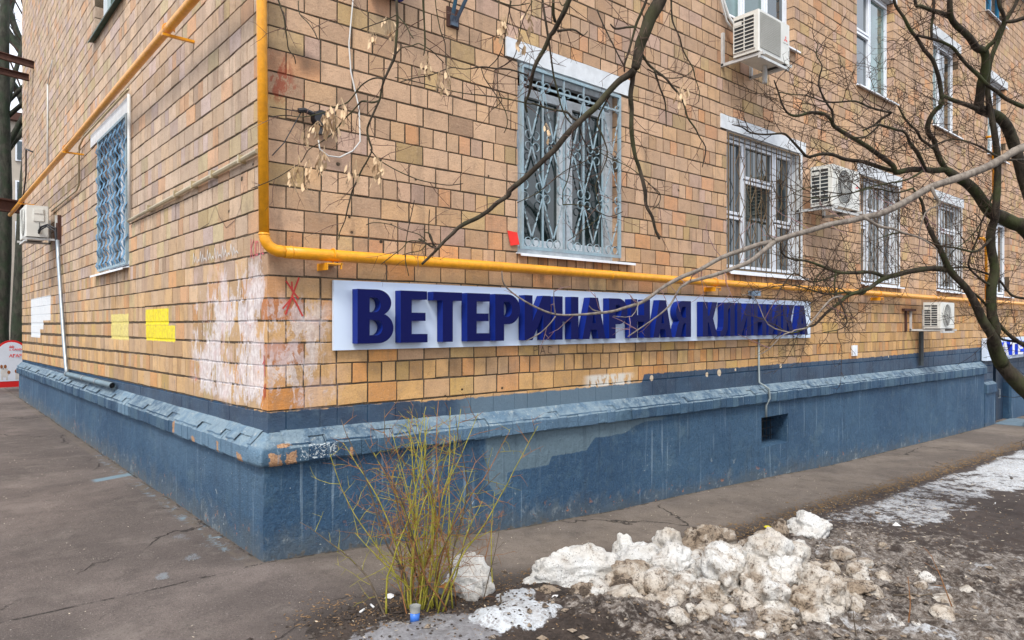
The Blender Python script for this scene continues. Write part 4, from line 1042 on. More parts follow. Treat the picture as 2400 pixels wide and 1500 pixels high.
# ---------------------------------------------------------------- air conditioners
def aircon(M, name, u0, u1, w0, w1, z0, z1, label, fan=True, louvre=True, red=False, rusty=False, post=False):
    x, y, _ = M((u0 + u1) / 2, 0, 0); t = thing('air_conditioner', (x, y, z0), label, 'air conditioner')
    mb = MB(M); mb.box(u0, u1, w0, w1, z0, z1, ch=.012); mb.build('casing', MAC, t)
    H = z1 - z0; D = w1 - w0; W = u1 - u0
    if louvre:                                      # ventilated end: dark fins behind slats
        mb = MB(M); mb.box(u0 - .004, u0 + .002, w0 + .025, w1 - .05, z0 + .05, z1 - .05); mb.build('fins', MGRIMY, t)
        mb = MB(M); n = 9
        for i in range(n + 1):
            z = z0 + .045 + (H - .09) * i / n; mb.box(u0 - .012, u0 - .0045, w0 + .02, w1 - .045, z - .005, z + .005)
        for q in (w0 + .02, (w0 + w1 - .025) / 2, w1 - .05): mb.box(u0 - .014, u0 - .0042, q - .004, q + .006, z0 + .04, z1 - .04)
        mb.build('louvre', MAC, t)
        mb = MB(M); mb.box(u0 - .013, u0 - .004, w0 + .03, w0 + .12, z1 - .12, z1 - .075); mb.build('handle', MAC, t)
    cu = u0 + W * .40; cz = (z0 + z1) / 2; r = H * .43
    if fan == 'mesh':
        mb = MB(M); mb.box(u0 + .03, u0 + W * .68, w1 + .0005, w1 + .003, z0 + .04, z1 - .03); mb.build('fan_recess', MGRIMY, t)
        mb = MB(M)
        for i in range(28): q = u0 + .035 + (W * .68 - .04) * i / 27; mb.box(q, q + .0022, w1 + .003, w1 + .008, z0 + .04, z1 - .03)
        for i in range(20): q = z0 + .045 + (H - .08) * i / 19; mb.box(u0 + .03, u0 + W * .68, w1 + .009, w1 + .012, q, q + .0022)
        mb.build('fan_grille', MAC, t)
    elif fan:
        mb = MB(M)
        ring = [(cu + r * math.cos(a), cz + r * math.sin(a)) for a in [i * math.pi / 14 for i in range(28)]]
        mb.add([(a, w1 + .0015, b) for a, b in ring] + [(cu, w1 + .0015, cz)], [(i, (i + 1) % 28, 28) for i in range(28)]); mb.build('fan_recess', MGRIMY, t)
        mb = MB(M)
        for i in range(40):
            a = i * math.pi / 20; mb.tube([(cu + .03 * math.cos(a), w1 + .012, cz + .03 * math.sin(a)), (cu + r * math.cos(a + .25), w1 + .008, cz + r * math.sin(a + .25))], .0011, 4, False)
        for k in range(1, 9): rr_ = r * k / 8; mb.tube([(cu + rr_ * math.cos(a), w1 + .012, cz + rr_ * math.sin(a)) for a in [i * math.pi / 12 for i in range(25)]], .0011 if k < 8 else .006, 4, False)
        mb.build('fan_grille', MAC, t)
        mb = MB(M)
        for i in range(3):
            a = i * 2.094; P = []
            for s_ in range(5):
                f = s_ / 4; P += [(cu + (.03 + (r - .04) * f) * math.cos(a), w1 + .003, cz + (.03 + (r - .04) * f) * math.sin(a)), (cu + (.03 + (r - .04) * f) * math.cos(a + .7), w1 + .006, cz + (.03 + (r - .04) * f) * math.sin(a + .7))]
            mb.add(P, [(2 * s_, 2 * s_ + 1, 2 * s_ + 3, 2 * s_ + 2) for s_ in range(4)])
        mb.build('fan', MGRIMY, t)
    if red:                                         # three red diamonds printed on the front
        mb = MB(M); s_ = .026; bx_, bz_ = u1 - .10, z0 + H * .60
        for a in (90, 210, 330):
            A = lambda t_, k_: (bx_ + s_ * k_ * math.cos(rad(t_)), w1 + .0012, bz_ + s_ * k_ * math.sin(rad(t_)))
            mb.add([A(a, 0), A(a - 30, 1.0), A(a, 1.732), A(a + 30, 1.0)], [(0, 1, 2, 3)])
        mb.build('badge', MRED, t)
        mb = MB(M)
        for i in range(10):
            if i != 5: mb.box(bx_ - .055 + i * .011, bx_ - .049 + i * .011, w1 + .0008, w1 + .0014, bz_ - .055, bz_ - .046)
        mb.build('lettering', MBLACK, t)
    bm_ = MSTEEL
    mb = MB(M)                                      # bracket frame
    for q in (u0 + .02, u1 - .06):
        mb.box(q, q + .035, .0, w1 + .04, z0 - .045, z0 - .012); mb.box(q, q + .035, .003, .035, z0 - .04, z0 + H * .75)
    mb.box(u0 + .02, u1 - .03, w1 - .02, w1 + .01, z0 - .075, z0 - .046)
    mb.build('bracket', bm_, t)
    for q in (u0 + .05, u1 - .10): mb = MB(M); mb.box(q, q + .05, w0 + .02, w1 - .02, z0 - .012, z0); mb.build('foot', MBLACK, t)
    return t
a1 = aircon(MR, 'a', 5.41, 6.12, .17, .50, 4.66, 5.13, 'air conditioner with a square mesh front beside the upper window', fan='mesh', red=True)
mb = MB(MR); mb.tube([(5.33, .03, 5.9), (5.33, .05, 5.55), (5.36, .06, 5.42), (5.47, .08, 5.2), (5.62, .10, 5.08), (5.66, .14, 4.9), (5.62, .16, 4.74)], .017, 8); mb.tube([(5.31, .03, 5.9), (5.315, .05, 5.52), (5.35, .06, 5.36), (5.46, .06, 5.15), (5.60, .08, 5.04)], .012, 8); mb.build('pipework', MCABLE, a1, smooth=True)
mb = MB(MR); mb.tube([(5.9, .30, 4.66), (5.9, .30, 4.45)], .03, 8); mb.build('drip_spout', MSTEEL, a1)
a2 = aircon(MR, 'a', 7.25, 8.08, .20, .50, 3.13, 3.66, 'air conditioner with a round fan between the second and third barred windows', red=True)
a3 = aircon(MR, 'a', 11.28, 11.95, .22, .50, 1.50, 1.945, 'small air conditioner below the yellow pipe near the far end of the blue plinth', rusty=True)
mb = MB(MR); mb.box(10.95, 11.45, .01, .06, 1.80, 1.84); mb.box(11.08, 11.13, .0, .03, 1.45, 1.80); mb.build('rail', MRUSTY, a3)
mb = MB(MR); mb.tube([(11.72, .05, 1.44), (11.72, .05, .84)], .042, 6); mb.build('support_post', plain('dark_grey_post', (.06, .075, .085), .6, var=.4), a3)
a4 = aircon(ML, 'a', 8.77, 9.55, .12, .43, 2.97, 3.47, 'air conditioner seen side on at the left end of the side wall', louvre=False)
mb = MB(ML); mb.box(8.755, 8.77, .19, .33, 3.22, 3.42); mb.box(8.745, 8.756, .20, .32, 3.34, 3.41); mb.build('valve_cover', MAC, a4)
mb = MB(ML); mb.tube([(8.75, .26, 3.06), (8.70, .24, 3.12), (8.62, .16, 3.16), (8.55, .06, 3.10), (8.52, .05, 2.9), (8.48, .05, 2.65)], .016, 8); mb.tube([(8.75, .26, 3.02), (8.70, .24, 3.08), (8.62, .17, 3.13), (8.54, .07, 3.06), (8.50, .05, 2.65)], .012, 8); mb.tube([(8.75, .25, 3.2), (8.74, .25, 3.1), (8.75, .27, 3.03)], .006, 6); mb.build('pipework', MBLACK, a4, smooth=True)
mb = MB(ML); mb.box(8.40, 8.45, .0, .05, 2.85, 3.30); mb.box(8.62, 8.68, .0, .04, 2.8, 3.2); mb.build('wall_bracket', MRUSTY, a4)

# ---------------------------------------------------------------- conduits, cables, small fittings
t = thing('drain_pipe', (0, 8, .86), 'thin grey drain pipe down the side wall ending in an open pipe on the ledge', 'pipe')
mb = MB(ML); mb.tube([(8.42, .05, 2.9), (8.35, .05, 2.62), (8.1, .05, 2.0), (7.8, .05, 1.3), (7.62, .05, .93), (7.50, .055, .835)], .028, 10); mb.build('upper_pipe', MGALV, t, smooth=True)
mb = MB(ML); mb.tube([(7.50, .06, .835), (4.42, .06, .868)], .034, 12, cap=False); mb.build('lower_pipe', plain('grey_blue_pipe', (.14, .22, .27), .5, var=.3), t, smooth=True)
for q in (7.5, 6.2, 5.35): mb = MB(ML); mb.tube([(q, .06, .835 + (7.5 - q) * .0107), (q - .08, .06, .836 + (7.5 - q) * .0107)], .039, 12, cap=False); mb.build('collar', MGALV, t, smooth=True)
mb = MB(ML); mb.tube([(4.50, .06, .867), (4.49, .06, .867)], .031, 12); mb.build('mouth_shade_disc', MBLACK, t)  # black disc set inside the pipe mouth, its colour painted as the shade within
t = thing('conduit', (0, 3.76, 2.7), 'pale upright conduit beside the barred side window and sloping on to the corner pipe', 'conduit')
mb = MB(ML); mb.tube([(3.77, .03, 4.05), (3.76, .03, 2.68)], .017, 8); mb.build('upright_tube', MCABLE, t, smooth=True)
mb = MB(ML); mb.tube([(3.80, .03, 2.685), (3.0, .03, 2.70), (2.9, .03, 2.715)], .017, 8); mb.tube([(2.95, .03, 2.70), (.10, .03, 2.745)], .019, 8)
for q in (2.9, 2.0, 1.5, 1.0, .4): mb.box(q, q + .025, .0, .055, 2.68 + (3 - q) * .013, 2.74 + (3 - q) * .013)
mb.build('sloping_tube', MTUBE, t, smooth=False)
t = thing('conduit', (0, 6, 3.48), 'thin tube running over the side window lintel down towards the left air conditioner', 'conduit')
mb = MB(ML); mb.tube([(3.74, .045, 4.09), (6.3, .045, 4.09), (6.62, .04, 4.04), (6.7, .03, 3.98), (6.72, .03, 3.52), (6.9, .03, 3.47), (8.0, .03, 3.47), (9.2, .03, 3.46)], .014, 8); mb.build('tube', MTUBE, t, smooth=True)
tag_ = link
def single(mb, name, mat, label, cat, smooth=False, group=None): return mb.build(name, mat, None, label, cat, group, smooth=smooth)
mb = MB(ML); mb.tube([(9.75, .02, 4.0), (9.72, .02, 5.05), (9.72, .02, 5.72)], .014, 6); mb.tube([(9.72, .02, 5.72), (9.4, .03, 5.82), (9.2, .02, 5.98)], .01, 6)
single(mb, 'conduit', MCABLE, 'thin upright white conduit high on the side wall above the yellow pipe', 'conduit', True)
mb = MB(ML); mb.tube([(11.6, .03, 4.9), (11.9, .10, 5.0), (12.6, .03, 4.6), (13.1, .03, 4.2), (13.4, .03, 3.9)], .016, 6); single(mb, 'cable', MBLACK, 'dark cable fixed near the far edge of the side wall', 'cable', True)
t = thing('junction_box', (.32, -.05, 2.95), 'round black cable box on the long wall left of the maple seeds', 'junction box')
mb = MB(MR); mb.tube([(.36, .005, 3.01), (.36, .06, 3.01)], [.062, .055], 14); mb.tube([(.36, .03, 2.95), (.36, .03, 2.90)], [.018, .022], 8); mb.build('box', MBLACK, t, smooth=False)
mb = MB(MR); mb.tube([(.30, .04, 3.03), (.24, .035, 3.045), (.20, .03, 3.035)], .018, 8); mb.tube([(.22, .03, 3.03), (.10, .03, 2.80), (.02, .02, 2.70)], .004, 5); mb.tube([(.21, .03, 3.03), (.0, .03, 3.02)], .004, 5); mb.build('cable_gland', MBLACK, t)
mb = MB(MR); mb.tube([(.60, .02, 4.3), (.62, .02, 3.95), (.585, .02, 3.60), (.60, .02, 3.40), (.66, .03, 3.15), (.66, .05, 2.9), (.60, .05, 2.82), (.5, .04, 2.76), (.42, .03, 2.76), (.36, .02, 2.80), (.35, .02, 2.86)], .0055, 6)
single(mb, 'cable', MCABLE, 'loose white cable hanging down the long wall past the black box', 'cable', True)
MREDP = plain('red_paper', (.75, .03, .02), .7, var=.15, bump=0)
mb = MB(MR); mb.add([(2.10, .012, 2.385), (2.205, .022, 2.375), (2.225, .03, 2.27), (2.135, .015, 2.255)], [(0, 3, 2, 1)]); mb.add([(2.10, .010, 2.385), (2.205, .020, 2.375), (2.225, .028, 2.27), (2.135, .013, 2.255)], [(0, 1, 2, 3)])
single(mb, 'paper_scrap', MREDP, 'scrap of red paper stuck beside the ornate barred window', 'paper')
mb = MB(MR); mb.tube([(6.26, .02, 1.38), (6.26, .02, 1.05), (6.25, .03, .84), (6.26, .10, .80), (6.33, .115, .76), (6.36, .115, .64), (6.35, .07, .55), (6.35, .07, .40)], .013, 8)
single(mb, 'conduit', plain('grey_conduit', (.28, .33, .34), .5, var=.3), 'thin grey cable tube from the sign down to the plinth vent', 'conduit', True)
mb = MB(MR); mb.box(8.98, 9.14, .0, .03, 1.09, 1.25, ch=.005); mb.box(9.03, 9.09, .03, .036, 1.17, 1.22); single(mb, 'notice', MPVC, 'small white plate on the bricks right of the long sign', 'plate')
mb = MB(MR); mb.box(6.02, 6.20, .0, .09, 1.925, 1.985, ch=.02); mb.tube([(6.1, .03, 1.93), (6.1, .03, 1.88)], .02, 8); single(mb, 'lamp_box', plain('pale_blue_box', (.35, .50, .66), .5, bump=0), 'small pale blue box between the yellow pipe and the long sign', 'box')
t = thing('pipe_bracket', (1.5, 0, 4.0), 'blue and rusty steel bracket at the top edge of the long wall', 'bracket')
MBLB = plain('blue_bracket_paint', (.03, .12, .20), .5, var=.5, sc=20, dirt=(.22, .07, .02))
mb = MB(MR); mb.box(1.46, 1.58, .0, .012, 3.98, 4.14); mb.build('base_plate', MRUSTY, t)
mb = MB(MR); mb.tube([(1.50, .02, 4.03), (1.46, .20, 4.35)], .016, 6); mb.tube([(1.54, .02, 4.03), (1.60, .22, 4.35)], .016, 6); mb.box(1.49, 1.56, .01, .03, 3.99, 4.07); mb.build('strut', MBLB, t)
mb = MB(MR); mb.box(.74, 1.02, .02, .16, 4.03, 4.4, ch=.01); single(mb, 'sign_box', plain('ultramarine_sign', (.01, .02, .30), .5, bump=0), 'dark blue box sign just showing at the top edge', 'sign')
# scrawls of paint on the corner
def scrawl(M, strokes, r, mat, name, label):
    mb = MB(M)
    for st_ in strokes:
        for (p, q) in zip(st_, st_[1:]):
            dx, dz = q[0] - p[0], q[1] - p[1]; L = math.hypot(dx, dz) or 1; ax, az = -dz / L * r, dx / L * r
            ex, ez = dx / L * r * .5, dz / L * r * .5; wv = .0042 + R.uniform(0, .0006)
            mb.add([(p[0] - ax - ex, wv, p[1] - az - ez), (q[0] - ax * .8 + ex, wv, q[1] - az * .8 + ez), (q[0] + ax + ex, wv, q[1] + az + ez), (p[0] + ax * .7 - ex, wv, p[1] + az * .7 - ez)], [(0, 1, 2, 3)])
    return mb.build(name, mat, house, label)
MRP = plain('red_scrawl', (.50, .035, .03), .6, var=.4, sc=60, bump=0, dirt=(.35, .12, .07)); MPK = plain('pink_scrawl', (.62, .10, .13), .6, var=.4, sc=60, bump=0); MBP = plain('faded_black_scrawl', (.07, .05, .04), .8, var=.5, sc=60, bump=0)
scrawl(MR, [[(.125, 1.865), (.17, 1.80), (.21, 1.75)], [(.215, 1.89), (.18, 1.80), (.12, 1.64)], [(.165, 1.86), (.166, 1.80)], [(.17, 1.76), (.21, 1.69), (.24, 1.63)], [(.10, 1.68), (.16, 1.745)]], .007, MRP, 'graffiti', 'red star scrawled beside the sign')
scrawl(ML, [[(.30, 2.17), (.30, 2.04)], [(.25, 2.16), (.295, 2.10), (.25, 2.03)], [(.22, 2.15), (.22, 2.04)], [(.20, 2.14), (.17, 2.14), (.16, 2.09), (.17, 2.05), (.20, 2.05), (.205, 2.1), (.2, 2.14)], [(.12, 2.20), (.12, 2.02)], [(.09, 2.14), (.07, 2.11), (.09, 2.05), (.06, 2.05)]], .005, MPK, 'graffiti', 'pink scrawl reading К10 12 at the corner')
scrawl(ML, [[(.06, 1.36), (.05, 1.28), (.045, 1.22)], [(.08, 1.30), (.05, 1.33)], [(.06, 1.16), (.06, 1.06)], [(.035, 1.17), (.04, 1.08)]], .005, MRP, 'graffiti', None)
scrawl(MR, [[(2.42, 1.30), (2.42, 1.37), (2.46, 1.37), (2.46, 1.34), (2.42, 1.335)], [(2.50, 1.30), (2.53, 1.37), (2.56, 1.30)], [(2.51, 1.325), (2.55, 1.325)], [(2.65, 1.36), (2.60, 1.37), (2.60, 1.31), (2.65, 1.305)]], .003, MBP, 'graffiti', 'faint black letters РАС under the sign')
scrawl(ML, [[(1.62 - .06 * i, 2.08 + .02 * (i % 2)), (1.60 - .06 * i, 2.17 - .03 * (i % 3)), (1.57 - .06 * i, 2.09)] for i in range(18)], .005, plain('white_scrawl', (.68, .66, .64), .7, var=.4, sc=60, bump=0), 'graffiti', 'white scribble line above the whitewashed bricks')
scrawl(ML, [[(1.42, 2.36), (1.2, 2.38), (1.05, 2.50), (.95, 2.40), (.8, 2.30), (.6, 2.34), (.5, 2.42), (.42, 2.56)]], .0025, MBP, 'graffiti', None)
# ---------------------------------------------------------------- steel beams, sandwich board at the left
def beam(p, q, h, name_label):
    d = (Vector(q) - Vector(p)).normalized(); s_ = d.cross(Vector((0, 0, 1))).normalized() * (h * .35); mb = MB(MW); up = Vector((0, 0, 1))
    def slab(a0, a1, z0_, z1_):
        P = []
        for e in (Vector(p), Vector(q)):
            for sg in (a0, a1):
                for z in (z0_, z1_): P.append(tuple(e + s_ * sg + up * z))
        mb.add(P, [(0, 1, 3, 2), (4, 6, 7, 5), (0, 4, 5, 1), (2, 3, 7, 6), (0, 2, 6, 4), (1, 5, 7, 3)])
    slab(-1, 1, 0, h * .12); slab(-1, 1, h * .88, h); slab(-.12, .12, h * .12, h * .88)
    single(mb, 'steel_beam', MRUSTY, name_label, 'beam')
beam((.2, 13.30, 3.90), (-3.2, 12.9, 4.02), .26, 'thick rusty steel beam sticking out from the side wall beside the air conditioner')
beam((.1, 11.64, 6.52), (-2.6, 12.2, 6.98), .13, 'upper of the two thin steel beams sticking out high on the side wall')
beam((.1, 12.4, 6.48), (-2.6, 12.8, 6.78), .13, 'lower of the two thin steel beams sticking out high on the side wall')
t = thing('sandwich_board', (.02, 15.4, 0), 'red framed sandwich board with dogs and ЗООМАГАЗИН standing behind the corner', 'sign')
MREDF = plain('red_frame', (.62, .015, .015), .4, var=.1, bump=0); MPOST = plain('poster_white', (.66, .70, .78), .5, var=.08, bump=0)
def MS(u, w, z): return (-.02 + u * .9 , 15.4 - w + u * .05 , z)
def arch(mb, hw, z0_, z1_, w0, w1, n=16):
    zc = z1_ - hw; o = [(-hw, z0_), (hw, z0_)] + [(hw * math.cos(i * math.pi / n), zc + hw * math.sin(i * math.pi / n)) for i in range(n + 1)]
    k = len(o); mb.add([(a, w0, b) for a, b in o] + [(a, w1, b) for a, b in o], [tuple(range(k)), tuple(reversed(range(k, 2 * k)))] + [(i, k + i, k + (i + 1) % k, (i + 1) % k) for i in range(k)])
mb = MB(MS); arch(mb, .37, .10, 1.20, 0, .03); mb.box(-.37, -.33, 0, .03, 0, .1); mb.box(.33, .37, 0, .03, 0, .1); mb.build('frame', MREDF, t)
mb = MB(MS); mb.box(-.36, -.32, -.35, -.30, 0, .9); mb.box(.32, .36, -.35, -.30, 0, .9); mb.box(-.36, .36, -.33, -.31, .3, .9); mb.build('back_leg', MREDF, t)
mb = MB(MS); arch(mb, .325, .24, 1.155, .03, .036); mb.build('poster', MPOST, t)
def text_mesh(body, size, mat, parent, loc, off=.002, name='lettering'):
    cu = bpy.data.curves.new('t', 'FONT'); cu.body = body; cu.size = size; cu.align_x = 'CENTER'; cu.offset = off; cu.extrude = .0005
    ob = bpy.data.objects.new('t', cu); scene.collection.objects.link(ob)
    dg = bpy.context.evaluated_depsgraph_get(); dg.update(); me = bpy.data.meshes.new_from_object(ob.evaluated_get(dg)); me.name = name
    bpy.data.objects.remove(ob); me.materials.clear(); me.materials.append(mat)
    o = bpy.data.objects.new(name, me); o.rotation_euler = (rad(90), 0, rad(-2)); o.location = Vector(loc) - ORG[parent.name]; return link(o, parent)
text_mesh('ЗООМАГАЗИН', .096, MRED, t, MS(.0, .040, .80), .003); text_mesh('ROYAL CANIN', .062, MRED, t, MS(0, .040, .96), .0015)
mb = MB(MS)
for q in range(5): mb.box(-.05 + q * .022, -.038 + q * .022, .037, .040, 1.03, 1.06 + .012 * (q % 2))
mb.box(-.05, .05, .037, .040, 1.02, 1.03); mb.build('crown_print', MRED, t)
MDOGW = plain('dog_white', (.62, .60, .58), .7, bump=0); MDOGB = plain('dog_brown', (.30, .10, .03), .7, bump=0)
def disc(mb, u, z, ru, rz, w, n=14): mb.add([(u + ru * math.cos(i * 2 * math.pi / n), w, z + rz * math.sin(i * 2 * math.pi / n)) for i in range(n)], [tuple(range(n))])
for (q, k) in ((-.16, 1), (.14, .8)):
    mb = MB(MS); disc(mb, q + .02, .42 * k + .02, .09 * k, .11 * k, .0375); mb.box(q - .06, q - .02, .037, .0378, .27, .42); mb.box(q + .04, q + .08, .037, .0378, .27, .42); disc(mb, q - .02, .56 * k, .06 * k, .065 * k, .0385); mb.build('dog_print', MDOGW, t)
    mb = MB(MS); disc(mb, q - .055 * k, .585 * k, .03, .045, .0395); disc(mb, q + .025 * k, .585 * k, .03, .045, .0395); disc(mb, q + .1 * k, .45 * k, .035, .04, .0395); mb.build('dog_print', MDOGB, t)
    mb = MB(MS); disc(mb, q - .02, .535 * k, .013, .012, .0405); disc(mb, q - .04, .57 * k, .008, .008, .0405); disc(mb, q + .005, .57 * k, .008, .008, .0405); mb.build('dog_print', MBLACK, t)
# rubbish lying about
t = thing('plastic_cup', (.205, -1.47, top_z(.205, -1.47)), 'crushed clear cup with a blue label beside the yellow twigs', 'cup')
mb = MB(MW); cx_, cy_, cz_ = t.location; mb.tube([(cx_, cy_, cz_), (cx_ + .004, cy_, cz_ + .05)], [.024, .026], 12); mb.build('label_band', plain('blue_label', (.03, .16, .60), .4, bump=0), t, smooth=True)
mb = MB(MW); mb.tube([(cx_ + .004, cy_, cz_ + .05), (cx_ + .006, cy_ + .003, cz_ + .078), (cx_ + .006, cy_ + .003, cz_ + .085)], [.026, .029, .031], 12, cap=False); mb.build('rim', plain('dirty_clear_plastic', (.35, .36, .34), .3, bump=0), t, smooth=True)
t = thing('drink_can', (.60, -1.20, top_z(.6, -1.2) + .02), 'dented orange drink can lying behind the yellow twigs', 'can')
mb = MB(MW); cx_, cy_, cz_ = t.location; d_ = Vector((-.07, -.05, .015)); c_ = Vector((cx_, cy_, cz_ + .03)); mb.tube([tuple(c_ - d_), tuple(c_ - d_ * .85), tuple(c_ + d_ * .85), tuple(c_ + d_)], [.026, .032, .030, .025], 12); mb.build('can_body', plain('orange_can', (.45, .17, .04), .35, .3, bump=0), t, smooth=True)
mb = MB(MW); mb.tube([tuple(c_ + d_ * 1.0), tuple(c_ + d_ * 1.02)], .023, 12); mb.build('can_end', MGALV, t)
rr = random.Random(5)
MPAP = plain('white_paper', (.70, .70, .70), .7, var=.2, bump=0)
for (x, y, s_, lab) in ((.30, -1.06, .035, 'crumpled white paper scrap left of the yellow twigs'), (5.1, -2.05, .05, 'crumpled pale paper scrap on the bare earth bed'), (5.9, -2.9, .05, 'pinkish crumpled paper near the right edge'), (1.10, -1.62, .025, 'small white scrap below the left end of the snow heap'), (3.35, -1.50, .03, 'small white scrap right of the brown stained lump')):
    mb = MB(MW); z = top_z(x, y); n = 7
    P = [(x + s_ * rr.uniform(.5, 1) * math.cos(i * 6.283 / n), y + s_ * rr.uniform(.5, 1) * math.sin(i * 6.283 / n), z + rr.uniform(.0, .02)) for i in range(n)] + [(x, y, z + s_ * .8), (x, y, z - .01)]
    mb.add(P, [(i, (i + 1) % n, n) for i in range(n)] + [((i + 1) % n, i, n + 1) for i in range(n)]); single(mb, 'paper_scrap', MPAP, lab, 'paper')
mb = MB(MW); x, y = 4.054, -1.356; z = top_z(x, y)
for i in range(5): a = i * 1.256; mb.add([(x, y, z), (x + .035 * math.cos(a), y + .035 * math.sin(a), z + .03), (x + .035 * math.cos(a + .8), y + .035 * math.sin(a + .8), z + .025), (x, y, z + .04)], [(0, 1, 2), (0, 2, 3), (1, 2, 3), (0, 1, 3)])
single(mb, 'wrapper', plain('yellow_wrapper', (.75, .68, .02), .5, bump=0), 'small bright yellow wrapper at the edge of the asphalt', 'wrapper')
for (x, y, a, lab) in ((.02, -1.22, .4, 'white cigarette end left of the yellow twigs'), (.14, -1.16, 1.5, 'white cigarette end close to the yellow twigs'), (7.2, -2.3, .2, 'white cigarette end on the bare earth')):
    mb = MB(MW); z = top_z(x, y) + .006; mb.tube([(x, y, z), (x + .04 * math.cos(a), y + .04 * math.sin(a), z + .003)], .006, 8); single(mb, 'cigarette_end', MPAP, lab, 'cigarette end', True)
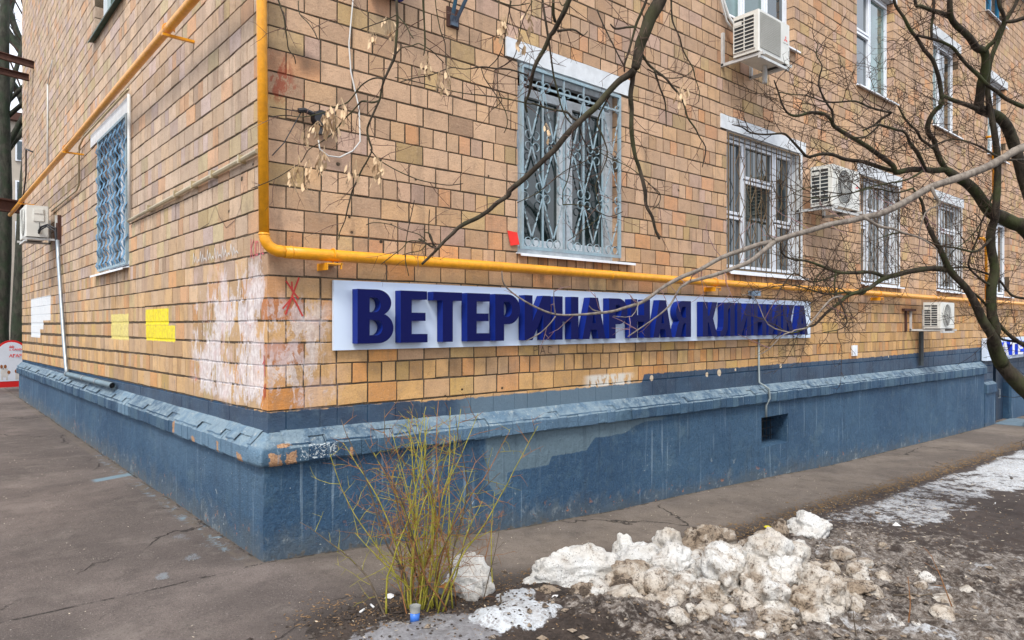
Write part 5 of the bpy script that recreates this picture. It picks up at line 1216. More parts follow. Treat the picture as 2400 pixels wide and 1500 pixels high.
# limb skeletons: metres, radius in mm
LIMBS_DARK = [
    [(6.61,-3.41,-0.67,83),(6.42,-3.26,-0.04,79),(6.19,-3.08,0.55,76),(6.03,-2.95,0.83,73),(5.9,-2.85,0.99,69),(5.79,-2.78,1.11,66),(5.71,-2.73,1.21,63),(5.66,-2.7,1.32,59),(5.62,-2.68,1.45,56)],
    [(5.69,-2.74,1.21,50),(5.59,-2.72,1.32,46),(5.49,-2.72,1.45,42),(5.36,-2.67,1.61,38),(5.25,-2.65,1.74,34),(5.12,-2.61,1.89,30),(4.96,-2.54,2.03,27),(4.83,-2.51,2.19,23),(4.71,-2.47,2.35,19),(4.61,-2.46,2.46,15),(4.53,-2.46,2.59,12),(4.42,-2.43,2.69,8)],
    [(5.69,-2.74,1.21,50),(5.61,-2.72,1.32,48),(5.54,-2.71,1.45,46),(5.5,-2.73,1.52,44),(5.44,-2.72,1.67,41),(5.39,-2.73,1.89,39),(5.37,-2.76,2.05,37),(5.3,-2.75,2.24,35),(5.26,-2.76,2.38,33),(5.24,-2.79,2.46,31),(5.2,-2.81,2.55,29),(5.17,-2.83,2.77,27),(5.13,-2.84,2.99,25),(5.06,-2.83,3.22,23),(4.98,-2.81,3.49,21),(4.95,-2.83,3.73,19),(4.97,-2.9,3.95,17),(4.96,-2.94,4.05,15),(4.98,-3,4.17,13),(4.99,-3.06,4.33,11)],
    [(4.99,-2.53,2.04,26),(4.8,-2.44,2.05,24),(4.61,-2.34,2.02,22),(4.47,-2.3,1.99,21),(4.34,-2.25,1.96,19),(4.22,-2.22,1.91,17),(4.11,-2.2,1.86,16),(3.94,-2.12,1.81,14),(3.83,-2.1,1.75,12),(3.69,-2.05,1.66,11),(3.57,-2.02,1.57,9),(3.48,-2,1.55,8),(3.33,-1.94,1.5,6),(3.18,-1.89,1.57,5)],
    [(4.36,-2.25,1.96,16),(4.19,-2.2,2,15),(4,-2.13,1.99,13),(3.81,-2.08,1.99,12),(3.64,-2.02,2.04,10),(3.48,-1.98,2.07,9),(3.34,-1.96,2.07,7),(3.2,-1.94,2.11,6),(3.12,-1.97,2.21,5)],
    [(3.86,-2.08,1.98,9),(3.68,-2.05,1.93,7),(3.49,-2.02,1.9,6),(3.29,-1.98,1.96,4),(3.1,-1.95,1.79,3)],
    [(4.24,-2.14,1.87,11),(4.1,-2.16,1.82,9),(3.91,-2.12,1.83,8),(3.69,-2.06,1.81,7),(3.49,-2.02,1.84,6),(3.29,-1.98,1.87,4),(3.05,-1.91,1.85,3)],
    [(6.55,-3.36,-0.16,83),(6.32,-3.21,0.83,78),(6.09,-3.07,1.8,74),(5.92,-2.98,2.23,70),(5.75,-2.89,2.44,65),(5.64,-2.84,2.47,61),(5.51,-2.78,2.52,57),(5.38,-2.73,2.56,53),(5.28,-2.7,2.63,49),(5.18,-2.67,2.72,44),(5.07,-2.63,2.79,41),(4.97,-2.59,2.83,37),(4.85,-2.54,2.89,33)],
    [(4.85,-2.54,2.89,27),(4.73,-2.49,2.87,26),(4.62,-2.45,2.87,25),(4.48,-2.38,2.86,23),(4.36,-2.32,2.83,22),(4.3,-2.32,2.88,21),(4.14,-2.24,2.98,19),(4.04,-2.2,3.03,18),(3.93,-2.16,3.07,17),(3.78,-2.08,3.15,16),(3.72,-2.08,3.19,14),(3.63,-2.06,3.23,13),(3.52,-2.01,3.23,12),(3.43,-1.98,3.2,11),(3.34,-1.96,3.18,10),(3.27,-1.94,3.2,8),(3.2,-1.94,3.25,7),(3.14,-1.94,3.33,6),(3.08,-1.94,3.4,5)],
    [(4.42,-2.3,2.85,18),(4.28,-2.24,2.87,17),(4.13,-2.16,2.91,16),(3.97,-2.08,2.92,15),(3.84,-2.03,2.95,14),(3.72,-1.98,2.94,13),(3.61,-1.94,2.91,11),(3.52,-1.92,2.96,10),(3.44,-1.91,3,9),(3.36,-1.9,3.04,9),(3.29,-1.89,3.05,8),(3.16,-1.83,3.03,7),(3.03,-1.78,3.03,6),(2.94,-1.76,3.06,5),(2.85,-1.73,3.07,4)],
    [(4.85,-2.54,2.89,24),(4.78,-2.52,2.96,23),(4.71,-2.51,3.04,22),(4.66,-2.51,3.11,21),(4.6,-2.5,3.14,21),(4.54,-2.5,3.19,20),(4.52,-2.52,3.25,19),(4.51,-2.56,3.31,18),(4.52,-2.61,3.36,18),(4.48,-2.62,3.43,17),(4.44,-2.62,3.52,16),(4.38,-2.62,3.59,15),(4.31,-2.61,3.67,15),(4.23,-2.58,3.73,14),(4.15,-2.56,3.8,13),(4.07,-2.53,3.87,13),(4,-2.51,3.95,12),(3.92,-2.48,4.03,11),(3.87,-2.48,4.12,11)],
    [(5.94,-3.09,1.8,53),(5.77,-3.01,2.33,51),(5.6,-2.92,2.85,49),(5.5,-2.9,3.02,47),(5.4,-2.87,3.21,46),(5.3,-2.85,3.3,44),(5.19,-2.82,3.35,42),(5.05,-2.76,3.38,40),(4.96,-2.75,3.39,38),(4.92,-2.77,3.47,36),(4.88,-2.79,3.56,34),(4.84,-2.83,3.67,33),(4.78,-2.84,3.78,31),(4.68,-2.81,3.8,29),(4.59,-2.8,3.84,28),(4.49,-2.78,3.88,26),(4.39,-2.75,3.92,24),(4.31,-2.74,3.96,23),(4.25,-2.75,4.01,21),(4.19,-2.77,4.15,20)],
    [(4.94,-2.75,3.37,21),(4.83,-2.71,3.39,19),(4.71,-2.66,3.41,17),(4.61,-2.63,3.42,15),(4.54,-2.61,3.43,12),(4.46,-2.61,3.35,10)],
    [(4.32,-2.74,3.96,20),(4.23,-2.69,3.99,18),(4.15,-2.65,4,16),(4.07,-2.61,4.02,14),(4.02,-2.59,4.02,12),(3.99,-2.59,4.12,10)],
    [(4.74,-2.85,3.77,17),(4.74,-2.88,3.81,17),(4.74,-2.92,3.84,16),(4.73,-2.95,3.9,16),(4.73,-2.98,3.95,15),(4.69,-2.99,4.01,14),(4.63,-2.98,4.06,14),(4.59,-2.98,4.16,13)],
    [(4.74,-2.98,3.97,14),(4.76,-3.04,3.96,15),(4.78,-3.1,3.97,16),(4.84,-3.2,4,17)],
    [(5.23,-3,3.39,18),(5.07,-2.92,3.44,17),(4.97,-2.88,3.49,16),(4.85,-2.84,3.53,15),(4.75,-2.8,3.6,15),(4.64,-2.76,3.66,14),(4.55,-2.73,3.72,13),(4.46,-2.71,3.77,12),(4.36,-2.67,3.8,11),(4.25,-2.63,3.81,11),(4.12,-2.57,3.82,10)],
    [(4.21,-2.65,4.13,10),(4.21,-2.65,4,10),(4.2,-2.64,3.9,10),(4.2,-2.64,3.8,10)],
    [(4.68,-2.52,3.03,14),(4.57,-2.51,3.05,13),(4.46,-2.48,3.09,11),(4.36,-2.48,3.14,10),(4.26,-2.46,3.18,9),(4.16,-2.46,3.21,8),(4.08,-2.46,3.25,6),(4,-2.47,3.27,5)],
    [(4.6,-2.46,2.87,18),(4.53,-2.46,2.92,17),(4.45,-2.46,2.97,15),(4.36,-2.45,3.02,14),(4.28,-2.45,3.05,13),(4.22,-2.46,3.08,12),(4.14,-2.46,3.1,11),(4.04,-2.44,3.1,10),(3.93,-2.41,3.11,9),(3.82,-2.38,3.11,8),(3.69,-2.33,3.05,7)],
    [(3.97,-2.31,3.15,10),(3.97,-2.36,3.19,10),(4,-2.42,3.23,9),(3.93,-2.4,3.23,8),(3.8,-2.34,3.25,8),(3.71,-2.31,3.27,7),(3.64,-2.28,3.28,7),(3.52,-2.22,3.26,6),(3.4,-2.17,3.25,6),(3.3,-2.13,3.27,5),(3.22,-2.1,3.28,5),(3.13,-2.07,3.27,4),(3.02,-2.01,3.28,4)],
    [(3.52,-2.18,3.12,10),(3.49,-2.19,3.19,9),(3.44,-2.18,3.23,8),(3.39,-2.17,3.28,7),(3.34,-2.16,3.35,6),(3.32,-2.17,3.42,6),(3.3,-2.2,3.49,5),(3.25,-2.18,3.56,4),(3.24,-2.2,3.64,3)],
    [(3.89,-2.37,3.12,7),(3.76,-2.33,3.02,7),(3.64,-2.28,3,7)],
    [(5.35,-2.98,2.97,11),(5.11,-2.88,2.96,10),(4.85,-2.77,3.05,8),(4.6,-2.66,3.08,7),(4.38,-2.57,2.99,6),(4.21,-2.54,2.95,4),(4.04,-2.5,3,3)],
    [(5.25,-2.76,2.31,11),(5.05,-2.71,2.19,10),(4.8,-2.63,2.21,8),(4.58,-2.57,2.22,7),(4.36,-2.52,2.26,6),(4.12,-2.44,2.3,5),(3.89,-2.37,2.24,3)],
    [(5.37,-2.73,1.91,11),(5.22,-2.68,1.98,10),(5.08,-2.64,2.09,8),(5.07,-2.71,2.3,7),(5.03,-2.75,2.44,5),(4.92,-2.73,2.5,4)],
    [(5.41,-2.77,2.81,9),(5.19,-2.71,2.46,7),(4.99,-2.67,2.3,5),(4.77,-2.61,2.18,4)],
    [(5.96,-2.84,1.81,12),(5.79,-2.78,1.84,11),(5.64,-2.72,1.98,10),(5.48,-2.66,2.03,9),(5.26,-2.56,2.08,8),(5.1,-2.49,2.06,8)],
    [(6.23,-2.94,1.25,24),(6.01,-2.83,1.38,22),(5.89,-2.81,1.41,19),(5.75,-2.76,1.49,17),(5.62,-2.72,1.59,14),(5.49,-2.68,1.72,12),(5.33,-2.62,1.84,10),(5.15,-2.54,1.9,8)],
    [(5.93,-2.81,1.41,12),(5.77,-2.72,1.43,10),(5.69,-2.7,1.49,9),(5.6,-2.66,1.51,8)],
    [(3.71,-2.22,1.8,5),(3.6,-2.19,1.85,5),(3.51,-2.18,1.77,4),(3.39,-2.14,1.96,3),(3.29,-2.12,1.79,3)],
    [(3.64,-2.15,1.97,7),(3.58,-2.17,1.83,6),(3.6,-2.25,1.62,5),(3.52,-2.25,1.54,4),(3.36,-2.18,1.51,3)],
    [(4.49,-2.49,2.84,9),(4.31,-2.44,2.75,8),(4.11,-2.35,2.7,7),(3.9,-2.27,2.65,6),(3.73,-2.21,2.59,5),(3.53,-2.14,2.59,4),(3.34,-2.06,2.61,3),(3.12,-1.97,2.5,3)],
    [(4.31,-2.47,2.67,9),(4.12,-2.41,2.62,7),(3.91,-2.33,2.64,6),(3.7,-2.26,2.59,5),(3.42,-2.12,2.53,4),(3.19,-2.03,2.55,3)]]
LIMBS_GREY = [
    [(4.14,-3.92,2.92,27),(3.8,-3.66,2.81,26),(3.46,-3.4,2.68,25),(3.33,-3.33,2.61,24),(3.22,-3.28,2.55,24),(3.11,-3.22,2.5,23),(2.98,-3.15,2.45,22),(2.85,-3.07,2.4,21),(2.73,-3.01,2.33,20),(2.62,-2.96,2.27,20),(2.51,-2.9,2.22,19),(2.42,-2.86,2.2,18),(2.31,-2.81,2.17,17),(2.21,-2.76,2.15,16),(2.09,-2.7,2.11,16),(1.99,-2.65,2.08,15),(1.87,-2.59,2.04,14),(1.79,-2.55,2.02,13),(1.7,-2.52,1.99,13),(1.57,-2.45,1.94,12),(1.45,-2.39,1.87,11),(1.36,-2.34,1.83,11),(1.28,-2.31,1.79,10),(1.22,-2.3,1.76,9),(1.12,-2.26,1.69,9),(1.03,-2.22,1.66,8),(0.96,-2.2,1.64,7),(0.89,-2.17,1.63,7),(0.78,-2.12,1.62,6),(0.67,-2.07,1.62,5),(0.58,-2.03,1.65,5),(0.48,-1.98,1.71,4),(0.41,-1.96,1.77,4),(0.38,-1.98,1.83,3)],
    [(1.67,-2.7,2.01,14),(1.62,-2.68,1.97,13),(1.53,-2.64,1.9,12),(1.45,-2.61,1.87,11),(1.38,-2.57,1.84,10),(1.28,-2.53,1.81,9),(1.21,-2.49,1.79,8),(1.16,-2.49,1.77,7),(1.12,-2.49,1.75,6),(1.07,-2.48,1.68,5),(1.02,-2.46,1.63,4),(0.94,-2.42,1.57,3),(0.85,-2.38,1.51,3)],
    [(0.58,-2.15,1.61,4),(0.55,-2.15,1.58,3),(0.5,-2.13,1.53,3),(0.44,-2.09,1.49,2)],
    [(0.58,-2.15,1.62,4),(0.56,-2.16,1.67,3),(0.54,-2.18,1.74,2)],
    [(0.75,-2.3,1.63,3),(0.7,-2.29,1.64,3),(0.67,-2.29,1.66,2)],
    [(2.14,-2.97,2.16,9),(2.22,-3.02,2.11,8),(2.3,-3.06,2.1,7),(2.37,-3.09,2.08,6),(2.47,-3.15,2.05,5),(2.56,-3.2,1.99,4)],
    [(1.67,-2.7,2.02,7),(1.63,-2.69,2.05,5),(1.58,-2.69,2.09,2)],
    [(2.59,-3.16,2.35,10),(2.58,-3.18,2.3,8),(2.59,-3.2,2.25,6),(2.52,-3.15,2.2,4),(2.47,-3.13,2.05,2)],
    [(1.71,-2.86,1.55,5),(1.81,-2.9,1.66,5),(1.88,-2.92,1.71,5),(1.95,-2.94,1.72,5)],
    [(1.71,-2.86,1.55,4),(1.64,-2.83,1.54,4),(1.6,-2.82,1.53,3),(1.5,-2.76,1.57,3),(1.43,-2.73,1.7,2),(1.36,-2.7,1.72,2)],
    [(1.59,-2.83,1.53,3),(1.54,-2.81,1.51,3),(1.48,-2.77,1.44,2),(1.41,-2.74,1.41,2)],
    [(0.89,-2.42,1.68,3),(0.82,-2.43,1.61,2),(0.72,-2.4,1.61,2)]]
LIMBS_MAPLE = [
    [(0.59,-3.08,4,33),(0.52,-3.01,3.54,32),(0.47,-2.95,3.14,30),(0.43,-2.91,2.92,29),(0.43,-2.89,2.85,27),(0.41,-2.86,2.79,26),(0.4,-2.84,2.73,24),(0.4,-2.82,2.7,23),(0.4,-2.81,2.67,21),(0.4,-2.8,2.63,20),(0.4,-2.79,2.6,18)],
    [(0.4,-2.79,2.6,15),(0.39,-2.76,2.58,14),(0.37,-2.73,2.56,14),(0.34,-2.69,2.51,13),(0.31,-2.66,2.46,13),(0.28,-2.62,2.42,13),(0.23,-2.57,2.35,12),(0.21,-2.53,2.3,12),(0.18,-2.5,2.26,11),(0.12,-2.44,2.18,11),(0.08,-2.39,2.13,11),(0.08,-2.38,2.11,10),(0.05,-2.34,2.08,10),(0.03,-2.31,2.05,9),(0,-2.27,2.02,9),(-0.03,-2.23,2,9),(-0.05,-2.2,1.98,8),(-0.06,-2.18,1.96,8),(-0.08,-2.15,1.93,7),(-0.1,-2.13,1.9,7),(-0.11,-2.11,1.88,6),(-0.11,-2.09,1.87,6),(-0.14,-2.06,1.83,6)],
    [(0.4,-2.79,2.6,11),(0.41,-2.77,2.58,11),(0.42,-2.76,2.56,10),(0.42,-2.75,2.51,10),(0.44,-2.74,2.46,10),(0.45,-2.73,2.39,9),(0.47,-2.72,2.34,9),(0.49,-2.72,2.27,8),(0.51,-2.72,2.24,8),(0.54,-2.73,2.14,8),(0.56,-2.72,2.08,7),(0.59,-2.73,2.03,7),(0.61,-2.73,1.98,6),(0.64,-2.73,1.94,6)],
    [(0.42,-2.81,2.66,6),(0.46,-2.81,2.63,6),(0.49,-2.82,2.61,5),(0.54,-2.84,2.58,5),(0.57,-2.85,2.55,5),(0.61,-2.86,2.52,5),(0.64,-2.86,2.48,4),(0.66,-2.86,2.44,4),(0.7,-2.87,2.4,4),(0.73,-2.87,2.37,3),(0.76,-2.88,2.33,3),(0.77,-2.87,2.29,3),(0.78,-2.85,2.25,2)],
    [(0.46,-2.84,2.6,5),(0.51,-2.83,2.54,4),(0.55,-2.82,2.51,4),(0.59,-2.8,2.48,3),(0.62,-2.78,2.41,2)],
    [(0.02,-2.85,2.83,11),(0,-2.81,2.75,10),(0,-2.79,2.72,10),(-0,-2.76,2.69,9),(-0,-2.73,2.66,9),(0,-2.71,2.65,8),(-0,-2.68,2.61,8),(-0.01,-2.65,2.57,8),(-0.01,-2.63,2.54,7),(-0,-2.61,2.52,7),(0.01,-2.59,2.49,6),(0.02,-2.57,2.47,5),(0.02,-2.55,2.44,5),(0.04,-2.54,2.41,4)],
    [(-0.01,-2.76,2.65,5),(0.04,-2.79,2.66,4),(0.07,-2.8,2.65,3),(0.09,-2.8,2.65,2),(0.11,-2.8,2.67,2)],
    [(0.37,-2.89,2.9,7),(0.37,-2.87,2.84,6),(0.36,-2.85,2.79,6),(0.36,-2.83,2.76,6),(0.36,-2.81,2.71,5),(0.36,-2.79,2.66,5),(0.36,-2.77,2.62,5),(0.37,-2.76,2.59,4)],
    [(0.36,-2.82,2.75,4),(0.32,-2.81,2.74,4),(0.28,-2.79,2.73,4),(0.25,-2.79,2.74,3)],
    [(0.43,-2.95,2.88,4),(0.45,-2.93,2.84,4),(0.47,-2.92,2.78,4),(0.49,-2.92,2.75,3),(0.52,-2.92,2.72,3),(0.55,-2.91,2.69,3),(0.58,-2.91,2.66,3),(0.61,-2.92,2.62,3),(0.64,-2.91,2.59,2),(0.67,-2.91,2.54,2),(0.68,-2.9,2.5,2)],
    [(-0.02,-2.69,2.85,6),(-0,-2.67,2.8,5),(0.02,-2.67,2.71,5),(0.04,-2.66,2.67,5),(0.06,-2.65,2.63,4),(0.08,-2.64,2.58,4),(0.1,-2.63,2.54,4),(0.12,-2.63,2.49,4),(0.15,-2.62,2.44,3),(0.18,-2.62,2.4,3),(0.21,-2.62,2.38,3)],
    [(0.26,-2.6,2.41,5),(0.24,-2.59,2.42,5),(0.22,-2.58,2.44,5),(0.17,-2.54,2.45,4),(0.11,-2.5,2.47,4),(0.1,-2.49,2.47,3),(0.03,-2.43,2.49,3),(-0.04,-2.38,2.5,3),(-0.11,-2.32,2.51,2),(-0.19,-2.26,2.53,2),(-0.26,-2.21,2.55,2),(-0.33,-2.15,2.57,2)],
    [(0.25,-2.72,2.82,3),(0.28,-2.73,2.76,3),(0.32,-2.75,2.68,3),(0.35,-2.76,2.63,3),(0.37,-2.76,2.61,3)],
    [(-0.06,-2.79,2.74,6),(-0.04,-2.77,2.7,6),(-0.02,-2.76,2.68,6)],
    [(-0.01,-2.83,2.76,3),(-0.03,-2.81,2.72,2),(-0.04,-2.8,2.74,2)],
    [(0.48,-2.79,2.62,3),(0.55,-2.83,2.59,2),(0.62,-2.87,2.6,2),(0.67,-2.88,2.64,2)],
    [(0.36,-2.69,2.51,4),(0.33,-2.65,2.41,4),(0.35,-2.66,2.35,4),(0.37,-2.67,2.28,3),(0.36,-2.65,2.21,3),(0.34,-2.63,2.14,3),(0.36,-2.64,2.03,2),(0.32,-2.59,1.97,2),(0.27,-2.54,1.92,2)],
    [(0.25,-2.59,2.38,4),(0.26,-2.57,2.28,3),(0.27,-2.54,2.18,3),(0.27,-2.51,2.13,2),(0.29,-2.49,2.08,2)],
    [(0.29,-2.49,2.08,3),(0.33,-2.53,2.08,2),(0.37,-2.56,2.07,2),(0.4,-2.59,2.05,2),(0.44,-2.62,2.03,2),(0.48,-2.66,2.05,2)],
    [(0.28,-2.62,2.42,3),(0.28,-2.6,2.38,3),(0.31,-2.61,2.31,3),(0.36,-2.63,2.29,2),(0.42,-2.66,2.26,2),(0.48,-2.7,2.23,2),(0.55,-2.74,2.17,2),(0.6,-2.76,2.12,2)],
    [(0.56,-2.73,2.17,2),(0.6,-2.76,2.13,2),(0.6,-2.76,2.09,2),(0.58,-2.74,2.06,2)],
    [(0.11,-2.4,2.08,2),(0.17,-2.46,2.12,2),(0.23,-2.5,2.18,2),(0.27,-2.54,2.22,2),(0.33,-2.6,2.26,2),(0.38,-2.64,2.32,2)],
    [(-0.48,-2.42,2.83,5),(-0.48,-2.41,2.74,5),(-0.47,-2.4,2.67,5),(-0.47,-2.39,2.6,5),(-0.47,-2.38,2.55,5),(-0.48,-2.36,2.51,5),(-0.49,-2.34,2.47,4),(-0.49,-2.32,2.44,4),(-0.49,-2.31,2.41,4),(-0.5,-2.29,2.37,4),(-0.51,-2.27,2.33,4),(-0.51,-2.25,2.3,4),(-0.5,-2.25,2.26,4),(-0.49,-2.25,2.23,3),(-0.5,-2.23,2.19,3),(-0.51,-2.21,2.16,3),(-0.52,-2.19,2.12,3),(-0.53,-2.17,2.08,3),(-0.54,-2.15,2.01,3),(-0.54,-2.13,1.97,2),(-0.55,-2.11,1.93,2),(-0.55,-2.1,1.9,2)],
    [(-0.47,-2.3,2.49,4),(-0.48,-2.27,2.5,3),(-0.49,-2.23,2.5,3),(-0.51,-2.2,2.48,3),(-0.52,-2.16,2.45,3),(-0.53,-2.13,2.43,3),(-0.55,-2.1,2.42,2),(-0.56,-2.07,2.42,2),(-0.57,-2.03,2.41,2),(-0.6,-1.99,2.4,2),(-0.63,-1.93,2.4,2),(-0.67,-1.88,2.41,2),(-0.71,-1.82,2.41,2)],
    [(-0.48,-2.28,2.41,4),(-0.49,-2.25,2.41,4),(-0.51,-2.21,2.42,4),(-0.51,-2.17,2.41,3),(-0.52,-2.14,2.39,3),(-0.53,-2.1,2.37,3),(-0.54,-2.06,2.34,3),(-0.56,-2.02,2.31,3),(-0.58,-1.97,2.29,2),(-0.6,-1.93,2.27,2),(-0.61,-1.89,2.23,2),(-0.64,-1.84,2.2,2),(-0.66,-1.79,2.18,2),(-0.69,-1.74,2.16,2),(-0.73,-1.67,2.14,2)],
    [(-0.47,-2.37,2.55,3),(-0.44,-2.38,2.59,2),(-0.41,-2.39,2.6,2),(-0.39,-2.41,2.61,2),(-0.37,-2.41,2.61,2),(-0.34,-2.43,2.59,2),(-0.32,-2.44,2.57,2),(-0.3,-2.45,2.55,2)],
    [(-0.48,-2.22,2.24,3),(-0.46,-2.22,2.22,2),(-0.43,-2.22,2.2,2),(-0.37,-2.24,2.17,2),(-0.32,-2.26,2.15,2),(-0.28,-2.27,2.14,2),(-0.22,-2.3,2.13,2),(-0.17,-2.31,2.13,2),(-0.12,-2.33,2.14,2)],
    [(0.01,-2.58,2.54,3),(-0.05,-2.54,2.56,3),(-0.1,-2.51,2.56,3),(-0.15,-2.49,2.56,3),(-0.2,-2.45,2.55,2),(-0.25,-2.43,2.55,2),(-0.29,-2.41,2.53,2),(-0.33,-2.39,2.51,2),(-0.37,-2.37,2.5,2),(-0.42,-2.34,2.48,2)],
    [(-0.85,-2.23,2.74,3),(-0.84,-2.22,2.7,3),(-0.82,-2.22,2.65,3),(-0.81,-2.21,2.61,3),(-0.8,-2.2,2.58,2),(-0.79,-2.19,2.55,2),(-0.77,-2.19,2.53,2),(-0.76,-2.18,2.51,2)],
    [(-0.75,-2.18,2.74,2),(-0.75,-2.19,2.69,2),(-0.73,-2.21,2.66,2),(-0.71,-2.22,2.63,2),(-0.7,-2.23,2.6,2)],
    [(-0.48,-2.42,2.69,2),(-0.51,-2.39,2.67,2),(-0.55,-2.36,2.65,2),(-0.59,-2.33,2.63,2)],
    [(-0.48,-2.42,2.68,2),(-0.46,-2.44,2.65,2),(-0.45,-2.45,2.62,2),(-0.44,-2.46,2.6,2)],
    [(-0.44,-2.52,2.75,5),(-0.43,-2.51,2.69,4),(-0.42,-2.5,2.64,3),(-0.41,-2.49,2.58,3),(-0.41,-2.48,2.54,2)],
    [(-0.38,-2.51,2.77,2),(-0.37,-2.5,2.72,2),(-0.35,-2.5,2.64,2),(-0.33,-2.5,2.6,2),(-0.32,-2.49,2.53,2)],
    [(-0.09,-2.1,1.9,5),(-0.11,-2.08,1.91,4),(-0.13,-2.06,1.93,4),(-0.15,-2.05,1.94,4)],
    [(-0.1,-2.09,1.9,3),(-0.12,-2.07,1.92,3),(-0.15,-2.05,1.93,3),(-0.18,-2.02,1.93,2),(-0.2,-2,1.9,2),(-0.23,-1.97,1.87,2),(-0.27,-1.94,1.83,2)],
    [(-0.12,-2.07,1.92,3),(-0.14,-2.05,1.89,2),(-0.18,-2.02,1.88,2),(-0.2,-2,1.87,2)],
    [(-0.13,-2.06,1.97,2),(-0.11,-2.08,1.96,3),(-0.1,-2.09,1.91,5)],
    [(-0.18,-2.02,1.78,2),(-0.2,-2.02,1.87,2),(-0.2,-2.04,1.96,2),(-0.19,-2.06,2.05,2),(-0.19,-2.08,2.1,2)],
    [(-0.09,-2.1,1.9,3),(-0.12,-2.09,1.95,3),(-0.13,-2.1,2.01,2),(-0.14,-2.12,2.06,2)],
    [(-0.32,-1.9,2,2),(-0.3,-1.91,2.01,2),(-0.27,-1.94,2.01,2),(-0.23,-1.97,2,2),(-0.2,-2,1.98,2),(-0.15,-2.05,1.96,2),(-0.12,-2.07,1.93,2)],
    [(-0.14,-2.65,2.76,3),(-0.12,-2.61,2.72,2),(-0.11,-2.58,2.66,2),(-0.1,-2.53,2.6,2),(-0.11,-2.48,2.57,2)],
    [(-0.08,-2.7,2.76,2),(-0.08,-2.65,2.71,2),(-0.07,-2.61,2.65,2),(-0.06,-2.57,2.59,2),(-0.09,-2.49,2.56,2)],
    [(-0.22,-2.65,2.74,2),(-0.17,-2.69,2.72,2),(-0.12,-2.73,2.73,2)],
    [(-0.13,-2.46,2.57,2),(-0.11,-2.46,2.53,2),(-0.08,-2.48,2.48,2),(-0.04,-2.5,2.41,2),(-0.03,-2.5,2.36,2),(-0.03,-2.48,2.33,2)],
    [(-0.08,-2.5,2.55,2),(-0.07,-2.49,2.49,2),(-0.05,-2.49,2.45,2),(-0.07,-2.45,2.42,2)]]
SEEDS = [(-0.491, -2.252, 2.659), (-0.435, -2.301, 2.68), (-0.335, -2.388, 2.555), (-0.335, -2.388, 2.522), (-0.286, -2.43, 2.49), (-0.609, -2.15, 2.364), (-0.591, -2.166, 2.329), (-0.631, -2.131, 2.329), (-0.645, -2.118, 2.305), (-0.673, -2.094, 2.284), (-0.578, -2.176, 2.393), (-0.627, -2.134, 2.213), (-0.642, -2.121, 2.168), (-0.712, -2.06, 2.143), (-0.678, -2.09, 2.111), (-0.478, -2.263, 2.159), (-0.536, -2.213, 2.159), (-0.463, -2.277, 2.151), (-0.554, -2.197, 2.151), (-0.615, -2.145, 2.305), (-0.109, -2.583, 2.708), (-0.042, -2.641, 2.719), (-0.122, -2.572, 2.659), (0.396, -3.021, 2.45), (0.006, -2.683, 2.297), (-0.426, -2.308, 2.603), (-0.073, -2.615, 2.635), (-0.621, -2.139, 2.345), (-0.6, -2.157, 2.345), (-0.617, -2.142, 2.313), (-0.7, -2.071, 2.176), (-0.67, -2.097, 2.159), (-0.718, -2.055, 2.127), (-0.637, -2.126, 2.192), (-0.475, -2.266, 2.176), (-0.45, -2.287, 2.7), (-0.298, -2.419, 2.498), (-0.276, -2.438, 2.514), (-0.118, -2.576, 2.7), (0.39, -3.016, 2.434)]
# ---------------------------------------------------------------- trees, twigs, shrub
def bark(name, c1, c2, moss=None, sc=18):
    m = Mat(name, .85, 0, .2); n = m.noise(sc, 6, .7, .4, vec=m.scaled((1, 1, .35))); f = m.noise(sc * 5, 4, .7, off=3)
    c = m.mix(n.st(.38, .62), c1, c2)
    if moss: c = m.mix(m.noise(4, 4, .6, off=8).st(.45, .62) * .7, c, moss)
    m.color(c); m.bump(n * 1.2 + f * .4, .008, 1); return m.mat
MBARK = bark('dark_wet_bark', (.022, .017, .013), (.060, .048, .036), (.050, .062, .022))
MBARKT = bark('dark_twig', (.028, .018, .014), (.075, .050, .036))
MGREYB = bark('grey_bark', (.15, .125, .105), (.26, .225, .19), None, 30)
MMAPLE = bark('greenish_brown_bark', (.030, .023, .017), (.075, .060, .044), (.060, .064, .028))
MMTWIG = bark('reddish_twig', (.095, .045, .035), (.17, .11, .085))
MLILAC = bark('pinkish_bud_twig', (.22, .11, .12), (.30, .20, .19))
